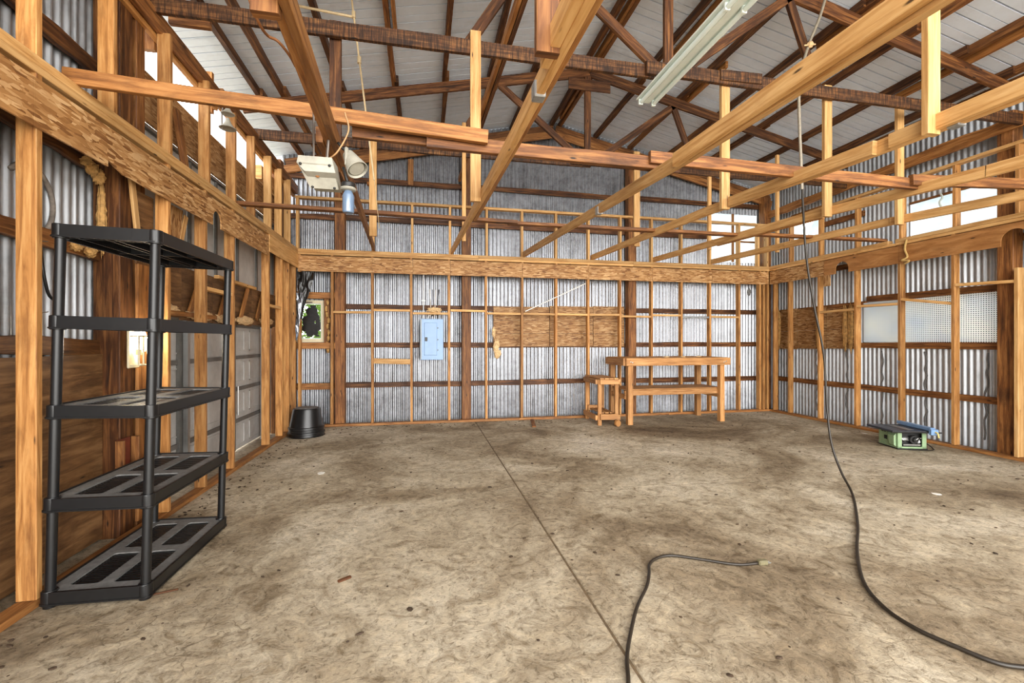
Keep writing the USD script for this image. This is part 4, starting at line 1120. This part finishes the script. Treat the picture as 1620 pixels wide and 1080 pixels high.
hb_.add('suspension_rod', tube([bxc + [.04, 0, .07], bxc + [.05, 0, .20]], .008, 6, 1), M_NAIL)
hb_.add('wire', tube([bxc + [.05, 0, .09], bxc + [.11, -.05, .12], bxc + [.17, -.06, .24], bxc + [.15, -.06, .34]], .005, 6, 6), M_WIRE_O, smooth=True)

fl_c = at(560, 260, 'y', 2.75)
fll = Thing('spot_light', 'weathered cone-shaped spot lamp fixed beside the hanging grey box', 'lamp', base=fl_c)
ax_ = nz((.45, -.35, -.8))
fll.add('shade', lathe([(.022, -.085), (.034, -.08), (.064, .05), (.060, .052), (.03, -.07)], fl_c, 24, axis=-ax_ if False else ax_), M_BOXG, smooth=30)
fll.add('bulb', lathe([(0, .046), (.045, .042), (.050, .03), (.025, -.04), (0, -.05)], fl_c, 24, axis=ax_), M_BOXG, smooth=40, label='dusty reflector bulb')
fll.add('mount_plate', rbox(fl_c[0] - .05, fl_c[0] - .03, fl_c[1] - .03, fl_c[1] + .03, fl_c[2] - .02, fl_c[2] + .09, .006), M_BOXG)
fll.add('arm', tube([fl_c + [-.02, 0, .06], fl_c + [-.06, 0, .085], fl_c + [-.09, 0, .12]], .008, 8, 4), M_MOTOR, smooth=True)
jl = at(551, 316, 'y', 2.68)
jj = Thing('jar_light', 'glass jar lamp with a black collar below the spot lamp', 'lamp', base=jl)
jj.add('collar', lathe([(0, .095), (.036, .095), (.039, .09), (.039, .07), (.034, .067), (0, .067)], jl, 24), M_MOTOR, smooth=30)
jj.add('flange', lathe([(0, .067), (.042, .066), (.046, .058), (.04, .052), (.02, .048), (0, .048)], jl, 24), M_BOXG, smooth=30)
jj.add('jar', lathe([(.020, .05), (.026, .036), (.033, .02), (.033, -.068), (.028, -.078), (0, -.08)], jl, 24), plain('jar_glass', (96, 116, 140), .12, spec=.8), smooth=40, label='smoky blue glass jar')
jj.add('stem', tube([jl + [0, 0, .09], jl + [-.015, 0, .14], jl + [-.03, .02, .19]], .008, 8, 5), M_MOTOR, smooth=True)

# bell sockets on the left wall
bl = at(355, 195, 'x', -1.88)
be = Thing('bell_lamp', 'pair of small weathered bell shaped lamp shades on a left wall stud', 'lamp', base=bl)
for dz, sc in ((.09, .8), (-.05, 1.0)):
    be.add('bell', lathe([(0, .10 * sc), (.012 * sc, .10 * sc), (.03 * sc, .05 * sc), (.055 * sc, .015 * sc), (.075 * sc, 0), (.07 * sc, -.004), (0, .01)], bl + [.03, 0, dz], 24), M_BOXG, smooth=40)
be.add('bracket', tube([bl + [.03, 0, .22], bl + [.0, .0, .2], bl + [-.02, 0, .1], bl + [-.02, 0, -.06]], .007, 6, 4), M_NAIL, smooth=True)

# lit utility lamp on the left post (the bright spot behind the shelf)
ul = at(214, 555, 'x', -1.97)
uu = Thing('wall_lamp', 'glaring jelly jar lamp on the left wall post behind the shelving', 'lamp', base=ul)
uu.add('back_plate', rbox(ul[0] - .02, ul[0] - .005, ul[1] - .06, ul[1] + .06, ul[2] - .12, ul[2] + .16, .005), M_VINYL)
uu.add('cage', cat([tube([ul + [.0, s * .05, -.1], ul + [.05, s * .05, -.1], ul + [.05, s * .05, .1], ul + [.0, s * .05, .1]], .006, 6, 1) for s in (-1, 0, 1)] + [tube([ul + [.05, -.05, z], ul + [.05, .05, z]], .006, 6, 1) for z in (-.1, .1)]), M_VINYL)
uu.add('bulb', lathe([(0, -.07), (.02, -.065), (.03, -.02), (.028, .04), (.014, .085), (0, .09)], ul + [.022, .035, .06], 20), plain('lit_bulb', (255, 244, 220), .4, emit=((255, 244, 224), 90)), smooth=True)
uu.add('socket', lathe([(0, .0), (.018, .0), (.018, .04), (0, .04)], ul + [.022, 0, -.03], 14), M_VINYL)

# pale pipe
pp = Thing('pvc_pipe', 'thin pale pipe dropping from the roof beside the left joist', 'pipe', base=at(597, 340, 'y', 4.35))
a, b = at(555, -12, 'y', 4.35), at(592, 285, 'y', 4.35)
pp.add('pipe', tube([a, b], .009, 10, 1), M_PVC, smooth=True)
for k in (.12, .36):
    q = a + (b - a) * k
    pp.add('coupling', lathe([(0, -.03), (.018, -.03), (.018, .03), (0, .03)], q, 12), M_PVC, smooth=30)
pp.add('branch_pipe', tube([at(452, 6, 'y', 4.35), at(557, 27, 'y', 4.35)], .012, 10, 1), M_PVC, smooth=True)
pp.add('pull_string', tube([b, at(598, 340, 'y', 4.35), at(600, 362, 'y', 4.35)], .003, 5, 4), M_PVC)

# old cable drooping from the nearest truss to the leftmost joist
single('old_cable', tube([at(392, -8, 'y', 1.9), at(402, 20, 'y', 1.9), at(414, 45, 'y', 1.95), at(425, 58, 'y', 2.0), at(440, 66, 'y', 2.0), at(458, 88, 'y', 2.05), at(468, 106, 'y', 2.1)], .006, 7, 6), W_OLD, 'brown cable drooping along the left side of the leftmost joist', 'cable', smooth=True)

# conduit on the right wall
cd = Thing('conduit', 'grey conduit pole with a small blue switch box at the right edge of the pegboard', 'conduit', base=at(1590, 540, 'x', 6.72))
q0, q1 = at(1588, 545, 'x', 6.72), at(1590, 470, 'x', 6.72)
cd.add('pole', tube([q0, q1], .022, 10, 1), M_GREY, smooth=True)
qb = at(1590, 511, 'x', 6.68)
cd.add('switch_box', rbox(qb[0] - .03, qb[0] + .03, qb[1] - .04, qb[1] + .04, qb[2] - .055, qb[2] + .055, .006), plain('switch_teal', (150, 178, 190), .4))
cd.add('switch', rbox(qb[0] - .04, qb[0] - .03, qb[1] - .01, qb[1] + .01, qb[2] - .02, qb[2] + .02, .002), M_BLACK)

# hooks and scraps caught on the right beam
sw_ = at(1488, 325, 'y', 4.6)
single('white_hook', tube([sw_ + [0, 0, .16], sw_ + [.03, 0, .10], sw_ + [-.02, 0, .04], sw_ + [.02, 0, -.05], sw_ + [-.02, 0, -.12]], .012, 7, 5), M_WHITE, 'crumpled white strap hanging from the joist nearest the right wall', 'strap', smooth=True)
yc = at(1434, 400, 'x', 6.5)
single('yellow_rope', tube([yc + [0, 0, .18], yc + [0, .02, .05], yc + [0, -.01, -.06], yc + [-.02, .05, -.1], yc + [-.02, -.05, -.12], yc + [-.01, .02, -.15]], .014, 7, 5), plain('old_rope', (196, 160, 96), .8, noise=.3, scale=40), 'frayed tan rope looped over the right wall header', 'rope', smooth=True)
rg = at(1185, 462, 'y', 7.27)
single('grey_rag', blob(rg, (.035, .02, .07), 77, .5, 3), M_DUST, 'small grey rag stuck high between studs at the right back corner', 'rag', smooth=True)

# ------------------------------------------------------------------ litter on the floor
def flat_scrap(u, v, w, l, seed, th=.002):
    r = random.Random(seed)
    pts = [(w * math.cos(a) * r.uniform(.7, 1.1), l * math.sin(a) * r.uniform(.7, 1.1)) for a in np.linspace(0, 2 * math.pi, 8)[:-1]]
    p = at(u, v, 'z', 0)
    return slab_poly(Polygon(pts).convex_hull, th, (p[0], p[1], .001), (1, 0, 0), (0, 1, 0))


single('paper_scrap', flat_scrap(508, 749, .045, .06, 1), M_PAPER, 'white paper scrap on the floor left of the long joint', 'paper')
single('paper_scrap', flat_scrap(1482, 782, .035, .04, 2), M_PAPER, 'white paper scrap on the right floor before the table saw', 'paper')
single('paper_scrap', flat_scrap(932, 658, .05, .10, 3), M_FOAM_P, 'tan paper scrap against the back wall sole plate', 'paper')
single('paper_scrap', flat_scrap(1368, 686, .03, .05, 5), M_PAPER, 'pale paper scrap beside the left end of the table saw', 'paper')
p = at(843, 672, 'z', .01)
single('wood_offcut', beam(p + [-.02, -.16, 0], p + [.03, .16, .05], .06, .02), W_OLD, 'dark board offcut leaning at the foot of the back wall', 'wood offcut')
p = at(545, 916, 'z', .008)
single('wood_offcut', beam(p + [-.03, -.02, 0], p + [.03, .02, 0], .02, .012), W_DARK, 'small dark wood splinter on the floor before the shelving unit', 'wood offcut')
p = at(262, 937, 'z', .006)
single('wood_offcut', beam(p + [-.05, -.01, 0], p + [.05, .02, 0], .012, .008), W_DARK, 'thin dark splinter beside the front foot of the shelving unit', 'wood offcut')
rs = random.Random(11)
parts = []
for _ in range(700):
    x, yv = rs.uniform(-1.8, 6.4), rs.uniform(.8, 7.2)
    if rs.random() < .55:
        if rs.random() < .5:
            x = -1.85 + abs(rs.gauss(0, .18))
        else:
            yv = 7.26 - abs(rs.gauss(0, .25))
    if -1.95 < x < -1.3 and 2.4 < yv < 3.7 or 2.65 < x < 5.1 and yv > 6.35 or x < -1.35 and yv > 6.4:
        continue
    s = rs.uniform(.003, .011)
    m = trimesh.creation.icosphere(subdivisions=0)
    m.vertices = m.vertices * [s * rs.uniform(.7, 2.2), s * rs.uniform(.7, 1.6), s * .5]
    m.apply_transform(trimesh.transformations.rotation_matrix(rs.uniform(0, 6), (0, 0, 1)))
    m.apply_translation((x, yv, s * .4))
    parts.append(m)
single('litter', cat(parts), plain('crumb', (70, 52, 34), .8, noise=.5, scale=9), 'scattered dark crumbs and dirt over the concrete floor', 'litter', kind='stuff')

# ------------------------------------------------------------------ outdoors
def tree(c, r, n, label, seed, trunk_h):
    t = Thing('tree', label, 'tree', base=(c[0], c[1], -.12))
    t.add('trunk', lathe([(.16, -.12), (.10, trunk_h * .5), (.05, trunk_h), (0, trunk_h)], (c[0], c[1], 0), 10), M_BARK, smooth=40)
    g = np.random.RandomState(seed)
    p = g.normal(size=(n, 3)); p /= np.linalg.norm(p, axis=1)[:, None]
    p = p * (g.uniform(.35, 1, n) ** .6)[:, None] * np.array(r) + np.array(c)
    a = g.normal(size=(n, 3)); a /= np.linalg.norm(a, axis=1)[:, None]
    b = np.cross(a, g.normal(size=(n, 3))); b /= np.linalg.norm(b, axis=1)[:, None]
    s = g.uniform(.05, .11, n)[:, None]
    V = np.stack([p - a * s, p + b * s * .5, p + a * s, p - b * s * .5], 1).reshape(-1, 3)
    k = np.arange(n) * 4
    F = np.concatenate([np.stack([k, k + 1, k + 2], 1), np.stack([k, k + 2, k + 3], 1)])
    t.add('foliage', trimesh.Trimesh(V, F, process=False), M_LEAF, kind='stuff')


tree((-3.4, 11.5, 1.8), (1.6, 1.2, 1.5), 2600, 'leafy green tree seen through the broken back window', 1, 1.6)
tree((-7.2, 12.4, 4.2), (1.2, 1.2, 2.0), 1800, 'leafy tree seen through the open strip at the far left eave', 2, 3.6)
tree((-8.6, 11.0, 6.2), (1.1, 1.4, 1.6), 1500, 'leafy tree top seen through the near left eave gap', 3, 5.5)
